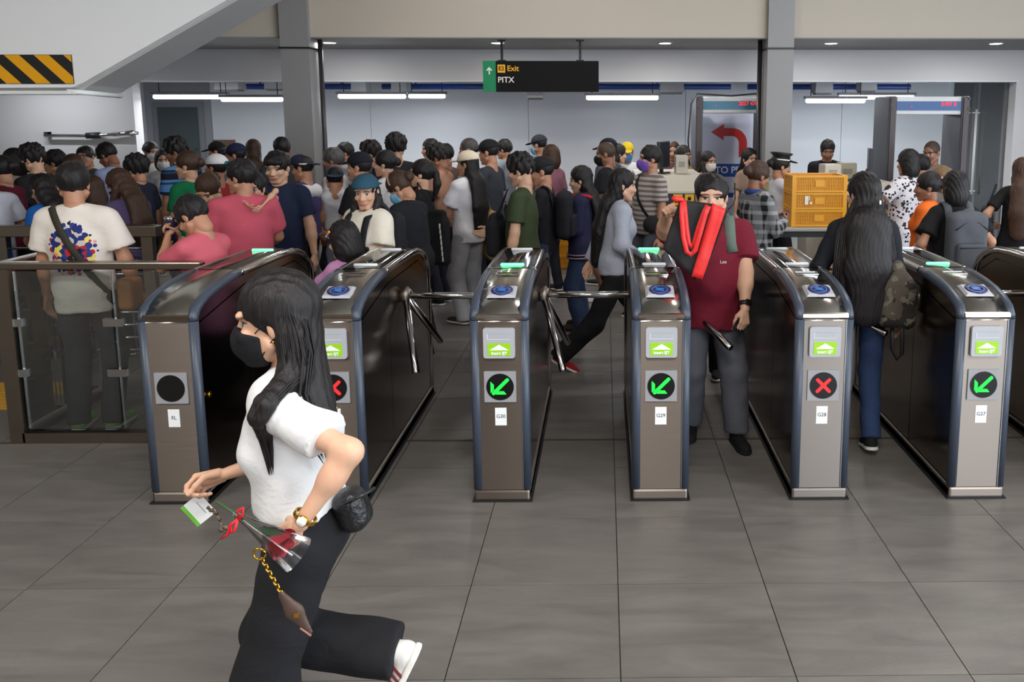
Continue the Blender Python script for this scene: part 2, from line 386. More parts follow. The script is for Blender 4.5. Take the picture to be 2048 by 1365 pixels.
def gate_shared():
    S = {}
    inner = HW - 0.026
    prof = [(0.012, 0.06)] + [(max(0.012, min(y, GL - 0.012)), z - 0.012) for (y, z) in PROF] + [(GL - 0.012, 0.06)]
    S['body'] = MB().prism(prof, 'x', -inner, inner).data('body')
    # lid skin following the profile
    lid = MB(); top = [p for p in PROF]
    v = []; f = []
    for (y, z) in top: v += [(-inner + 0.004, y, z), (inner - 0.004, y, z), (inner - 0.004, y + 0.004, z - 0.014), (-inner + 0.004, y + 0.004, z - 0.014)]
    for i in range(len(top) - 1):
        a, b = 4 * i, 4 * i + 4
        for e in range(4): f.append((a + e, b + e, b + (e + 1) % 4, a + (e + 1) % 4))
    lid.add(v, f, True); S['lid'] = lid.data('lid')
    tg = MB(); v = []; f = []; tp = [(0.585, pz(0.585))] + [q for q in PROF if 0.585 < q[0] < 1.40] + [(1.40, pz(1.40))]
    for (y, z) in tp: v += [(-inner + .008, y, z + .0015), (inner - .008, y, z + .0015), (inner - .008, y, z - .004), (-inner + .008, y, z - .004)]
    for i in range(len(tp) - 1):
        a, b = 4 * i, 4 * i + 4
        for e in range(4): f.append((a + e, b + e, b + (e + 1) % 4, a + (e + 1) % 4))
    S['tglass'] = tg.add(v, f, True).data('top_glass')
    def path(y0, y1):
        p = [(y, z) for (y, z) in PROF if y0 < y < y1]; return [(y0, pz(y0))] + p + [(y1, pz(y1))]
    for sgn, k in ((-1, 'l'), (1, 'r')):
        x = sgn * (HW - 0.024)
        S['nose' + k] = MB().tube([(x, 0.022, 0.925)] + [(x, max(0.022, y), z - 0.018) for (y, z) in path(0.012, 0.56)], 0.0255, 12).data('edge_trim')
        S['rail' + k] = MB().tube([(x, min(y, GL - 0.022), z - 0.018) for (y, z) in path(0.563, 1.728)] + [(x, GL - 0.022, 0.5), (x, GL - 0.022, 0.065)], 0.0235, 12).data('edge_rail')
        S['post' + k] = MB().tube([(x, 0.022, 0.062), (x, 0.022, 0.922)], 0.0250, 14).data('corner_post')
        xs = sgn * (inner + 0.003)
        S['side' + k] = MB().prism([(0.05, 0.07), (0.05, 0.90), (0.62, 0.985), (0.62, 0.07)], 'x', xs, xs + sgn * 0.008).data('side_panel')
        S['sideb' + k] = MB().prism([(0.626, 0.07), (0.626, 0.986), (1.40, 0.985), (1.66, 0.86), (1.68, 0.07)], 'x', xs, xs + sgn * 0.008).data('side_panel')
        S['cheek' + k] = MB().prism([(0.05, 0.906), (0.62, 0.992), (1.40, 0.992), (1.66, 0.868), (1.62, 0.94), (1.45, 1.02), (1.20, 1.045), (0.5, 1.045), (0.2, 1.01), (0.05, 0.945)], 'x', xs, xs + sgn * 0.006).data('cheek_panel')
    pl = [(-HW + .012, 0.0), (HW - .012, 0.0), (HW - .004, 0.03), (HW - .004, 0.058), (-HW + .004, 0.058), (-HW + .004, 0.03)]
    S['plinth'] = MB().box((0, GL / 2, 0.031), (2 * HW - 0.01, GL - 0.004, 0.058), bev=0.012).data('plinth')
    S['foot'] = MB().box((0, GL / 2, 0.004), (2 * HW + 0.012, GL + 0.016, 0.008)).data('rubber_foot')
    S['front'] = MB().box((0, 0.012, 0.492), (2 * inner - 0.016, 0.012, 0.862)).data('front_panel')
    S['band'] = MB().prism([(0.0, 0.926), (-0.006, 0.934), (-0.004, 0.951), (0.008, 0.956), (0.02, 0.94), (0.02, 0.926)], 'x', -inner + 0.006, inner - 0.006).data('front_band')
    S['strip'] = MB().box((inner - 0.010, 0.004, 0.492), (0.008, 0.006, 0.862)).data('chrome_strip')
    # card slot bezel with a sunk mouth, lime label, arrow
    bz = flatpoly(roundrect(0, 0.814, 0.152, 0.150, 0.012), -0.012, 0.004); S['bezel'] = bz.data('card_slot')
    S['mouth'] = MB().add([(-.058, -.0135, .862), (.058, -.0135, .862), (.058, -.0135, .832), (-.058, -.0135, .832), (-.036, -.006, .853), (.036, -.006, .853), (.036, -.006, .843), (-.036, -.006, .843)],
                          [(0, 1, 5, 4), (1, 2, 6, 5), (2, 3, 7, 6), (3, 0, 4, 7), (4, 5, 6, 7)]).data('mouth')
    S['slit'] = MB().box((-.021, -.0065, .847), (.012, .002, .003)).box((-.006, -.0065, .847), (.012, .002, .003)).box((.009, -.0065, .847), (.012, .002, .003)).box((.024, -.0065, .847), (.012, .002, .003)).data('slit')
    S['lime'] = flatpoly(roundrect(0, 0.783, 0.110, 0.062, 0.002), -0.0135, -0.010).data('slot_label')
    S['arrow'] = flatpoly([(-.047, .780), (.047, .780), (0, .808)], -0.0148, -0.0133).data('arrow')
    S['itext'] = text_mesh('Insert SJT', 0.0195, 0.0006, bold=0.0007)
    S['plate'] = flatpoly(roundrect(0, 0.593, 0.155, 0.155, 0.003), -0.002, 0.006).data('indicator_plate')
    S['disc'] = disc(0, 0.593, 0.067, -0.0045, 0.0).data('indicator_disc')
    def bar(cx, cz, L, w, a):
        c, s = math.cos(a), math.sin(a)
        return [(cx + c * u - s * t, cz + s * u + c * t) for (u, t) in roundrect(0, 0, L, w, w * 0.45, 3)]
    S['x1'] = flatpoly(bar(0, 0.593, 0.098, 0.016, PI / 4), -0.0062, -0.004).data('led_bar'); S['x2'] = flatpoly(bar(0, 0.593, 0.098, 0.016, -PI / 4), -0.0064, -0.004).data('led_bar')
    S['a1'] = flatpoly(bar(0.002, 0.595, 0.112, 0.017, PI / 4), -0.0062, -0.004).data('led_bar')
    S['a2'] = flatpoly([(-.046, .563), (-.046, .620), (-.030, .604), (-.030, .579)], -0.0062, -0.004).data('led_bar')
    S['a3'] = flatpoly([(-.026, .567), (-.020, .556), (.030, .556), (.018, .572), (-.018, .572)], -0.0062, -0.004).data('led_bar')
    S['sticker'] = MB().box((0, 0.0045, 0.440), (0.056, 0.001, 0.090)).data('number_sticker')
    # things on the sloped nose are built flat (xy plane) and laid on the lid
    pd = MB(); pd.add([(-.072, -.062, 0), (.072, -.062, 0), (.072, .062, 0), (-.072, .062, 0), (-.06, -.05, .012), (.06, -.05, .012), (.06, .05, .012), (-.06, .05, .012)],
                      [(0, 1, 5, 4), (1, 2, 6, 5), (2, 3, 7, 6), (3, 0, 4, 7), (4, 5, 6, 7)])
    S['pad'] = pd.data('reader_pad')
    def dz(r0, r1, z0, z1, n=32):
        m = MB(); v = []; f = []
        for k in range(n):
            w_ = 2 * PI * k / n; c, s = math.cos(w_), math.sin(w_)
            v += [(r0 * c, r0 * s, z0), (r1 * c, r1 * s, z0), (r1 * c, r1 * s, z1), (r0 * c, r0 * s, z1)]
        for k in range(n):
            a, b = 4 * k, 4 * ((k + 1) % n)
            for e in range(4): f.append((a + e, b + e, b + (e + 1) % 4, a + (e + 1) % 4))
        return m.add(v, f)
    S['d0'] = MB().lathe([(0.055, 0.011), (0.055, 0.0145)], n=32).data('logo_disc')
    S['d1'] = dz(0.046, 0.0485, 0.0142, 0.0152).data('logo_ring'); S['d2'] = dz(0.036, 0.0405, 0.0142, 0.0156).data('logo_ring')
    gl = MB()
    for (x, y, lx, ly, a) in ((-.014, .006, .006, .034, .35), (-.002, .010, .024, .006, -.3), (.012, -.004, .006, .034, .35), (.0, -.012, .026, .006, -.3), (.004, 0.0, .006, .028, -.6), (-.006, -.004, .006, .02, -.6), (.018, .008, .01, .006, .2), (-.019, -.010, .01, .006, .2)):
        gl.box((x, y, 0.0152), (lx, ly, 0.001), rz=a)
    S['glyph'] = gl.data('logo_glyph')
    wf = MB().box((-.058, 0, .003), (.006, .05, .006)).box((.058, 0, .003), (.006, .05, .006)).box((0, -.024, .003), (.122, .005, .006)).box((0, .024, .003), (.122, .005, .006))
    S['winf'] = wf.data('display_frame'); S['win'] = MB().box((0, 0, .0015), (.112, .044, .003)).data('display_window')
    S['mark'] = MB().box((-.004, .002, .0034), (.05, .006, .0008), rz=.25).box((-.026, -.004, .0034), (.02, .008, .0008), rz=.1).data('display_mark')
    S['lbar'] = MB().tube([(-.066, 0, .006), (-.062, 0, .006), (.062, 0, .006), (.066, 0, .006)], [.004, .010, .010, .004], 10).data('light_bar')
    S['hub'] = MB().lathe([(0.046, -0.03), (0.046, 0.008), (0.038, 0.02), (0.026, 0.03), (0.012, 0.034)], n=20).data('turnstile_hub')
    S['arm'] = MB().tube([(0.02, 0, 0), (0.495, 0, 0), (0.50, 0, 0)], [0.0205, 0.0205, 0.017], 14).data('turnstile_arm')
    S['lock'] = MB().tube([(0, 0, 0), (0.012, 0, 0)], 0.014, 12).data('lock')
    return S
GS = gate_shared()
def on_lid(y, dz=0.0): return Matrix.Translation((0, y, pz(y) + dz)) @ Matrix.Rotation(pslope(y), 4, 'X')
def put(name, key, mat, parent, M=None):
    me = GS[key]
    if not me.materials: me.materials.append(mat)
    if me.materials[0] == mat:
        o = bpy.data.objects.new(name, me); COL.objects.link(o); o.parent = parent
        if M is not None: o.matrix_local = M
        return o
    return obj_m(name, me, mat, parent, M)
def make_gate(x, label, num, sign, bars, arm=None, reader=True, turn=True):
    g = thing('ticket_gate', label, 'ticket gate', (x, GY, 0), group='row of ticket gates')
    put('body', 'body', M_SIDE, g); put('lid', 'lid', M_STEEL_L, g); put('top_glass', 'tglass', M_TGLASS, g)
    for k in 'lr':
        put('edge_trim', 'nose' + k, M_TRIM, g); put('edge_rail', 'rail' + k, M_CHROME, g); put('corner_post', 'post' + k, M_TRIM, g)
        put('side_panel', 'side' + k, M_SIDE, g); put('side_panel', 'sideb' + k, M_SIDE, g); put('cheek_panel', 'cheek' + k, M_SIDE, g)
    put('plinth', 'plinth', M_STEEL, g); put('rubber_foot', 'foot', M_DARK, g); put('front_panel', 'front', M_STEEL, g)
    put('front_band', 'band', M_STEEL_L, g); put('chrome_strip', 'strip', M_CHROME, g)
    pl = put('indicator_plate', 'plate', M_PLATE, g); put('indicator_disc', 'disc', M_BLACKG, pl)
    if sign == 'x':
        for k in ('x1', 'x2'): put('led_bar', k, M_RED, pl)
    elif sign == 'a':
        for k in ('a1', 'a2', 'a3'): put('led_bar', k, M_GREEN, pl)
    s = put('number_sticker', 'sticker', M_WPRINT, g)
    if num: letter('lettering', num, 0.026, M_INK, s, (0, 0.0035, 0.441))
    if reader:
        bz = put('card_slot', 'bezel', M_BEZ, g)
        put('mouth', 'mouth', plain('mouth_grey', (196, 198, 204), 0.4), bz); put('slit', 'slit', M_DARK, bz); put('slot_label', 'lime', M_LIME, bz)
        put('arrow', 'arrow', M_WPRINT, bz); put('lettering', 'itext', M_WPRINT, bz, Matrix.Translation((0, -0.0142, 0.7645)) @ FACE)
        p = put('reader_pad', 'pad', M_BEZ, g, on_lid(0.155, 0.001))
        put('logo_disc', 'd0', M_BLUE1, p); put('logo_ring', 'd1', M_LRED, p); put('logo_ring', 'd2', M_BLUE2, p); put('logo_glyph', 'glyph', M_BLUE2, p)
        wn = put('display_window', 'win', M_WIN, g, on_lid(0.43, 0.001)); put('display_frame', 'winf', M_CHROME, wn)
        if sign == 'a': put('display_mark', 'mark', plain('mark_green', (120, 190, 30), 0.5), wn)
    for (y, on) in bars:
        put('light_bar', 'lbar', M_BARON if on else M_BAROFF, g, on_lid(y, 0.0))
    if turn:
        ax = Matrix.Translation((HW + 0.012, 0.91, 0.862))
        axis = Vector((1, 0, -1)).normalized()
        h = put('turnstile_hub', 'hub', M_STEEL, g, ax @ Matrix.Rotation(PI * 0.75, 4, 'Y'))
        for q in range(3):
            M = ax @ Matrix.Rotation((arm or 0.0) + q * 2 * PI / 3, 4, axis)
            a = put('turnstile_arm', 'arm', M_CHROME, g, M)
    else:
        put('lock', 'lock', plain('brass', (190, 150, 60), 0.3, 1.0), g, Matrix.Translation((HW - 0.012, 0.10, 0.53)))
    return g
make_gate(-2.10, 'leftmost ticket gate with a blank black disc and FL sticker', 'FL', None, [(1.22, True)], None, False, False)
make_gate(-1.318, 'ticket gate with red cross behind the striding woman', '', 'x', [(0.66, False), (1.23, False)], 0.06)
make_gate(-0.509, 'ticket gate with green arrow and G30 sticker', 'G30', 'a', [(0.66, True), (1.23, False)], 0.0)
make_gate(0.276, 'ticket gate with green arrow and G29 sticker', 'G29', 'a', [(0.66, False), (1.23, True)], 1.5)
make_gate(1.071, 'ticket gate with red cross and G28 sticker', 'G28', 'x', [(0.66, False), (1.23, False)], 1.2)
make_gate(1.861, 'ticket gate with green arrow and G27 sticker', 'G27', 'a', [(0.66, True), (1.23, False)], 0.0)
make_gate(2.655, 'ticket gate half cut off at the right frame edge', '', 'a', [(0.66, False), (1.23, False)], 0.0)
# ================================================================== fittings and equipment
M_SIGNB = plain('sign_black', (22, 21, 22), 0.6, var=0.03, spec=0.12); M_SIGNG = plain('sign_green', (0, 132, 84), 0.45, var=0.02)
M_AMBER = plain('sign_amber', (244, 176, 28), 0.5, var=0.0); M_OFFW = plain('sign_white', (236, 230, 220), 0.5, var=0.0)
sg = thing('exit_sign', 'black hanging exit sign with green arrow end and PITX lettering', 'sign', (-0.73, 10.3, 2.355))
MB().box((0.075, 0, 0), (1.19, 0.07, 0.352)).build('panel', M_SIGNB, sg)
ge = MB().box((-0.595, 0, 0), (0.148, 0.072, 0.352)).build('green_end', M_SIGNG, sg)
MB().prism([(-.630, .070), (-.595, .107), (-.560, .070), (-.572, .062), (-.588, .078), (-.588, .022), (-.602, .022), (-.602, .078), (-.618, .062)], 'y', -0.041, -0.035).build('arrow', M_OFFW, ge)
eb = MB().box((-0.455, -0.037, 0.088), (0.088, 0.004, 0.092)).build('exit_tile', M_AMBER, sg)
letter('lettering', 'E2', 0.066, M_SIGNB, eb, (-0.455, -0.0405, 0.088), bold=0.001)
letter('lettering', 'Exit', 0.088, M_AMBER, sg, (-0.39, -0.037, 0.088), align='LEFT', bold=0.0012)
letter('lettering', 'PITX', 0.092, M_OFFW, sg, (-0.50, -0.037, -0.042), align='LEFT', bold=0.0014)
for x in (-0.45, 0.455):
    MB().box((x, 0, 0.295), (0.028, 0.028, 0.24)).box((x, 0, 0.405), (0.09, 0.05, 0.012)).box((x, 0, 0.182), (0.09, 0.05, 0.012)).build('hanger', M_DARK, sg)

# fluorescent battens in the corridor
def batten(x0, x1, y, z, label):
    t = thing('tube_light', label, 'light', ((x0 + x1) / 2, y, z), group='corridor tube lights')
    L = x1 - x0
    MB().box((0, 0, 0.045), (L + 0.05, 0.10, 0.035), bev=0.008).build('housing', plain('batten_grey', (96, 96, 100), 0.5), t)
    MB().tube([(-L / 2, 0, 0), (-L / 2 + 0.02, 0, 0), (L / 2 - 0.02, 0, 0), (L / 2, 0, 0)], [0.022, 0.030, 0.030, 0.022], 12).build('tube', glow('tube_glow', (240, 248, 255), 9.0), t)
    for s in (-1, 1): MB().tube([(s * L * 0.42, 0, 0.06), (s * L * 0.42, 0, 2.72 - z)], 0.006, 6).build('hanger', M_DARK, t)
    area('tube_light_light', ((x0 + x1) / 2, y, z - 0.04), (0, 0, 0), L, 0.08, 17, (0.92, 0.97, 1.0))
batten(-6.13, -5.14, 12.1, 2.160, 'left tube light of the overlapping pair left of the column')
batten(-5.15, -4.33, 11.95, 2.122, 'right tube light of the overlapping pair left of the column')
batten(-3.61, -2.70, 12.05, 2.166, 'long tube light just right of the left column')
batten(-2.80, -2.28, 12.7, 2.184, 'short tube light further back behind the one right of the left column')
batten(-0.24, 0.74, 12.0, 2.148, 'tube light right of the hanging exit sign')
batten(2.76, 3.57, 12.0, 2.108, 'lower tube light of the pair right of the right column')
batten(3.31, 4.36, 12.35, 2.164, 'upper tube light of the pair right of the right column, above the detector')

batten(-7.6, -6.6, 10.9, 2.50, 'tube light under the beam hidden behind the stair flank')
M_PIPE = plain('blue_pipe', (26, 62, 140), 0.4)
for (x0, x1, lb) in ((-5.6, -3.75, 'blue pipe run left of the left column'), (-3.3, 1.9, 'long blue pipe run behind the exit sign'), (2.15, 4.6, 'blue pipe run right of the right column')):
    o = MB().tube([(x0, 13.2, 2.335), (x1, 13.2, 2.335)], 0.042, 12)
    k = x0 + 0.5
    while k < x1: o.box((k, 13.2, 2.55), (0.02, 0.03, 0.40)); k += 1.2
    tag(o.build('ceiling_pipe', M_PIPE), lb + ', along the corridor ceiling', 'pipe')
def duct_box(x, y, w, h, label):
    t = thing('ceiling_fan_box', label, 'ceiling unit', (x, y, 2.73))
    MB().prism([(-w / 2, -h), (w / 2, -h), (w / 2 * 0.7, 0), (-w / 2 * 0.7, 0)], 'y', -0.14, 0.14).build('housing', plain('unit_grey', (150, 150, 152), 0.5), t)
    MB().box((0, 0, -h - 0.012), (w * 0.85, 0.22, 0.024)).build('grille', plain('unit_dark', (96, 96, 98), 0.6), t)
duct_box(-5.25, 12.5, 0.34, 0.46, 'white ceiling unit above the overlapping pair of tube lights'); duct_box(-4.75, 12.9, 0.26, 0.44, 'small grey ceiling unit left of the left column')
duct_box(-3.45, 12.6, 0.22, 0.52, 'white ceiling unit directly right of the left column'); duct_box(-2.95, 12.9, 0.24, 0.50, 'grey ceiling unit above the short tube light')
duct_box(-0.95, 12.3, 0.22, 0.58, 'small ceiling unit peeking below the exit sign'); duct_box(0.95, 12.4, 0.34, 0.50, 'grey ceiling unit left of the first metal detector')
duct_box(3.15, 12.7, 0.26, 0.50, 'grey ceiling unit above the pair of tube lights right of the column'); duct_box(3.85, 12.9, 0.24, 0.46, 'white ceiling unit above the second metal detector')

# corridor door, notice board, wall rail
dr = tag(MB().box((-6.72, 14.0, 1.06), (0.78, 0.05, 2.12)).build('door_1', plain('door_frame', (128, 130, 134), 0.5)), 'grey framed glass door at the far left of the corridor', 'door', None, 'structure')
MB().box((-6.72, 13.965, 1.08), (0.62, 0.02, 1.92)).build('pane', plain('door_dark', (70, 80, 82), 0.12), dr)
MB().tube([(-6.46, 13.93, 0.9), (-6.46, 13.93, 1.4)], 0.014, 8).build('handle', M_CHROME, dr)
nb = tag(MB().box((-6.02, 13.96, 1.33), (0.34, 0.04, 0.40)).build('notice_board', plain('board_brown', (104, 76, 62), 0.7)), 'brown notice board on the back wall right of the corridor door', 'board')
rl = thing('wall_rail', 'chrome rail with a black clamp mounted on the white wall, upper left', 'rail', (-6.75, 11.62, 1.66))
MB().tube([(-0.60, 0, -0.01), (0.0, 0, -0.015), (0.62, 0, 0.02)], 0.022, 10).build('bar', M_CHROME, rl)
MB().tube([(-0.05, 0, -0.015), (0.12, 0, -0.008)], 0.042, 10).build('clamp', M_DARK, rl); MB().tube([(0.3, 0, 0.005), (0.58, -0.01, 0.022)], 0.03, 10).build('sleeve', M_CHROME, rl)
MB().box((-0.58, 0.05, 0), (0.05, 0.1, 0.07)).box((0.5, 0.05, 0.02), (0.05, 0.1, 0.07)).build('bracket', M_STEEL, rl)

# glass side wall with doors at the right end of the corridor
gw = tag(MB().box((5.52, 12.95, 2.62), (0.10, 2.1, 0.28)).box((5.52, 11.98, 1.24), (0.08, 0.06, 2.5)).box((5.52, 13.0, 1.24), (0.06, 0.05, 2.5)).build('window_1', plain('frame_grey', (110, 112, 114), 0.4)), 'glazed side wall with steel-framed glass doors at the right end of the corridor', 'glass wall', None, 'structure')
for (y0, y1) in ((12.02, 12.97), (13.03, 13.97)):
    p = MB().box((5.52, (y0 + y1) / 2, 1.22), (0.012, y1 - y0, 2.42)).build('pane', M_GLASS, gw)
    yh = y1 - 0.16 if y0 < 12.5 else y0 + 0.12
    MB().tube([(5.46, yh, 0.75), (5.46, yh, 2.0)], 0.017, 8).tube([(5.40, yh, 0.8), (5.51, yh, 0.8)], 0.01, 6).tube([(5.40, yh, 1.95), (5.51, yh, 1.95)], 0.01, 6).build('handle', plain('satin_handle', (226, 224, 218), .3), gw)
def stanchion(x, y, label, h=0.95):
    t = thing('barrier_post', label, 'barrier post', (x, y, 0), group='belt barrier posts')
    MB().lathe([(0.15, 0), (0.15, 0.012), (0.10, 0.03), (0.03, 0.05)], n=20).build('base', M_CHROME, t)
    MB().tube([(0, 0, 0.03), (0, 0, h)], 0.026, 12).build('pole', M_CHROME, t)
    MB().tube([(0, 0, h - 0.07), (0, 0, h)], 0.033, 12).build('cassette', M_DARK, t)
    return t
def belt(a, b, z, label, rgb):
    d = Vector(b) - Vector(a); n = 8; v = []; f = []
    for i in range(n + 1):
        t = i / n; p = Vector(a) + d * t; zz = z - 0.02 * math.sin(PI * t)
        for s in (-0.024, 0.024): v.append((p.x, p.y, zz + s))
    f = [(2 * i, 2 * i + 2, 2 * i + 3, 2 * i + 1) for i in range(n)]
    tag(MB().add(v, f).build('barrier_belt', plain('belt%d' % rgb[0], rgb, 0.7)), label, 'belt')
stanchion(5.75, 12.75, 'left of two barrier posts beyond the glass doors'); stanchion(6.2, 13.2, 'right of two barrier posts beyond the glass doors')
belt((5.75, 12.75), (6.2, 13.2), 0.90, 'dark belt between the two posts beyond the glass doors', (60, 34, 36))
stanchion(-2.35, 11.35, 'barrier post in front of the back wall, left of the exit sign'); stanchion(-1.05, 11.35, 'barrier post behind the man in the olive shirt'); stanchion(0.15, 11.35, 'barrier post behind the woman in the navy hoodie')
belt((-2.35, 11.35), (-1.05, 11.35), 0.90, 'red queue belt behind the man in the black cap', (170, 24, 34))
belt((-1.05, 11.35), (0.15, 11.35), 0.90, 'red queue belt behind the woman in the navy hoodie', (150, 30, 40))

# walk-through metal detectors
def detector(x, y, w, h, label, digits, band):
    t = thing('metal_detector', label, 'metal detector', (x, y, 0))
    for s in (-1, 1):
        MB().box((s * (w / 2 - 0.045), 0.0, h / 2), (0.09, 0.55, h), bev=0.02).build('side_panel', plain('detector_grey', (84, 86, 94), 0.45), t)
        MB().box((s * (w / 2 - 0.045), -0.283, h / 2), (0.06, 0.02, h - 0.04)).build('edge_strip', plain('detector_strip', (62, 44, 44), 0.4), t)
        for zz in (h - 0.03, h - 0.14): MB().box((s * (w / 2 - 0.02), -0.28, zz), (0.03, 0.035, 0.03)).build('clip', M_DARK, t)
    hd = MB().box((0, -0.02, h - 0.105), (w - 0.17, 0.46, 0.20), bev=0.012).build('header', plain('detector_white', (206, 206, 208), 0.4), t)
    MB().box((0, -0.256, h - 0.108), (w - 0.18, 0.01, 0.10)).build('display_band', plain('band%d' % band[0], band, 0.35), hd)
    letter('lettering', digits, 0.062, M_RED, hd, (w * 0.24, -0.263, h - 0.09), bold=0.001)
    MB().lathe([(0.008, 0), (0.008, 0.004)], (-w * 0.22, -0.262, h - 0.115), 10, Matrix.Rotation(PI / 2, 3, 'X')).build('lamp', M_RED, hd)
    return t
d1 = detector(1.565, 11.0, 0.89, 2.14, 'walk-through metal detector left of the right column, framing the arrow poster', '2037 4768', (38, 110, 140))
detector(3.60, 9.95, 0.90, 2.12, 'walk-through metal detector at the right, beside the man with a shaved head', '5497 8', (36, 82, 140))
tag(MB().tube([(1.08, 10.72, 1.0), (1.03, 10.70, 1.6), (1.06, 10.70, 2.05), (1.13, 10.72, 2.17), (1.30, 10.74, 2.16), (1.55, 10.72, 2.145), (1.85, 10.72, 2.17), (2.0, 10.75, 2.12)], 0.010, 8).build('detector_cable', M_DARK), 'black cable looping over the first metal detector', 'cable')

# direction poster
po = thing('direction_poster', 'white standing poster with a red left-turn arrow and blue TO PITX band', 'poster', (1.73, 11.55, 0))
MB().box((0, 0, 1.22), (0.90, 0.03, 1.45)).build('board', plain('poster_white', (196, 200, 222), 0.5, var=0.01), po)
R1, R0, cxx, czz = 0.20, 0.095, -0.04, 1.545
arc = [(cxx + R1 * math.cos(a), czz + R1 * math.sin(a)) for a in [PI / 2 * k / 8 for k in range(9)]]
arcb = [(cxx + R0 * math.cos(a), czz + R0 * math.sin(a)) for a in [PI / 2 * k / 8 for k in range(8, -1, -1)]]
red = [(cxx + R1, 1.365)] + arc + [(-0.15, czz + R1), (-0.15, czz + R1 + 0.055), (-0.32, czz + (R0 + R1) / 2), (-0.15, czz + R0 - 0.055), (-0.15, czz + R0)] + arcb + [(cxx + R0, 1.365)]
MB().prism(red, 'y', -0.019, -0.015).build('arrow', plain('poster_red', (186, 36, 40), 0.5, var=0.01), po)
bb = MB().box((0, -0.017, 1.19), (0.90, 0.004, 0.17)).build('band', plain('poster_blue', (26, 72, 160), 0.5, var=0.01), po)
letter('lettering', 'TO PITX', 0.125, M_OFFW, bb, (-0.26, -0.0195, 1.19), align='LEFT', bold=0.002)
MB().box((0, -0.017, 0.86), (0.90, 0.004, 0.06)).build('band', plain('poster_blue', (26, 72, 160), 0.5, var=0.01), po)
for s in (-1, 1): MB().box((s * 0.42, 0.03, 0.26), (0.03, 0.03, 0.52)).box((s * 0.42, 0.03, 0.012), (0.05, 0.4, 0.024)).build('leg', M_STEEL, po)

# baggage scanners
M_BEIGE = plain('scanner_beige', (196, 188, 174), 0.5, var=0.03)
def warn(parent, x, y, z):
    p = MB().box((x, y, z), (0.095, 0.006, 0.115)).build('warning_label', plain('warn_yellow', (232, 180, 30), 0.5), parent)
    MB().prism([(x - .03, z - .03), (x + .03, z - .03), (x + .022, z - .012), (x - .022, z - .012)], 'y', y - .005, y - .003).lathe([(0.02, 0), (0.02, 0.002)], (x, y - .004, z + .014), 12, Matrix.Rotation(PI / 2, 3, 'X')).build('pictogram', M_DARK, p)
def scanner(x0, x1, y0, y1, ztop, label, wx):
    t = thing('baggage_scanner', label, 'baggage scanner', ((x0 + x1) / 2, y0, 0)); w = x1 - x0
    MB().prism([(0.0, 0.32), (0.0, ztop - 0.16), (0.14, ztop), (y1 - y0 - 0.1, ztop), (y1 - y0, ztop - 0.14), (y1 - y0, 0.32)], 'x', -w / 2, w / 2).build('hood', M_BEIGE, t)
    MB().box((0, -0.004, ztop - 0.36), (w * 0.84, 0.02, 0.36), bev=0.006).build('front_panel', plain('scanner_dark', (42, 42, 48), 0.45), t)
    MB().box((0, -0.016, ztop - 0.46), (w * 0.70, 0.012, 0.20)).build('curtain', M_DARK, t)
    for q in wx: warn(t, q, -0.018, ztop - 0.245)
    MB().box((0, (y1 - y0) / 2, 0.17), (w - 0.08, y1 - y0 - 0.1, 0.30)).build('base', plain('scanner_base', (60, 58, 58), 0.6), t)
    MB().box((0, -0.06, 0.62), (w * 0.66, 0.12, 0.05)).build('conveyor', M_DARK, t)
    return t
scanner(0.33, 1.04, 9.0, 10.3, 1.285, 'beige baggage scanner with yellow warning labels behind the man with the red-striped bag', (0.08, 0.20))
scanner(2.30, 3.02, 8.95, 10.2, 1.215, 'beige baggage scanner behind the yellow crate stack', (-0.20, -0.08))
def monitor(x, y, z, rz, label):
    t = thing('monitor', label, 'monitor', (x, y, z), rz)
    MB().box((0, 0, 0.20), (0.36, 0.035, 0.29), bev=0.006).build('screen_case', plain('monitor_case', (58, 60, 66), 0.4), t)
    MB().box((0, -0.019, 0.20), (0.33, 0.004, 0.26)).build('screen', plain('monitor_screen', (30, 34, 42), 0.15), t)
    MB().box((0, 0.02, 0.06), (0.05, 0.03, 0.12)).box((0, 0.02, 0.006), (0.20, 0.14, 0.012)).build('stand', M_DARK, t)
monitor(0.64, 9.42, 1.287, math.radians(68), 'dark monitor turned edge-on, standing on the left baggage scanner')
monitor(2.86, 9.35, 1.217, math.radians(76), 'dark monitor turned edge-on, standing on the right baggage scanner')
def carton(x, y, z, w, d, h, label, rgb, rz=0.0):
    t = thing('carton', label, 'box', (x, y, z), rz)
    MB().box((0, 0, h / 2), (w, d, h), bev=0.008).build('body', plain('carton%d' % rgb[0], rgb, 0.6), t)
    MB().box((0, -d / 2 - 0.002, h * 0.55), (w * 0.5, 0.003, h * 0.3)).build('vent', plain('carton_line%d' % rgb[0], tuple(int(c * 0.8) for c in rgb), 0.6), t)
    MB().box((0, 0, h + 0.003), (w * 0.94, d * 0.94, 0.006)).build('lid', plain('carton%d' % rgb[0], rgb, 0.6), t)
carton(0.83, 9.40, 1.287, 0.13, 0.22, 0.19, 'beige equipment box beside the monitor on the left scanner', (178, 172, 158))
carton(2.42, 9.30, 1.217, 0.18, 0.2, 0.17, 'pale carton in front of the man in the black jacket', (206, 198, 184), 0.1)
carton(2.62, 9.38, 1.217, 0.19, 0.2, 0.18, 'olive-beige box beside the monitor on the right scanner', (150, 144, 122), -0.1)
kb = thing('keyboard', 'black keyboard on the right baggage scanner', 'keyboard', (2.63, 9.17, 1.2165)); MB().box((0, 0, 0.01), (0.30, 0.11, 0.02), bev=0.004).build('case', M_DARK, kb); MB().box((0, 0, 0.022), (0.27, 0.085, 0.006)).build('keys', plain('keys', (50, 50, 54), 0.5), kb)

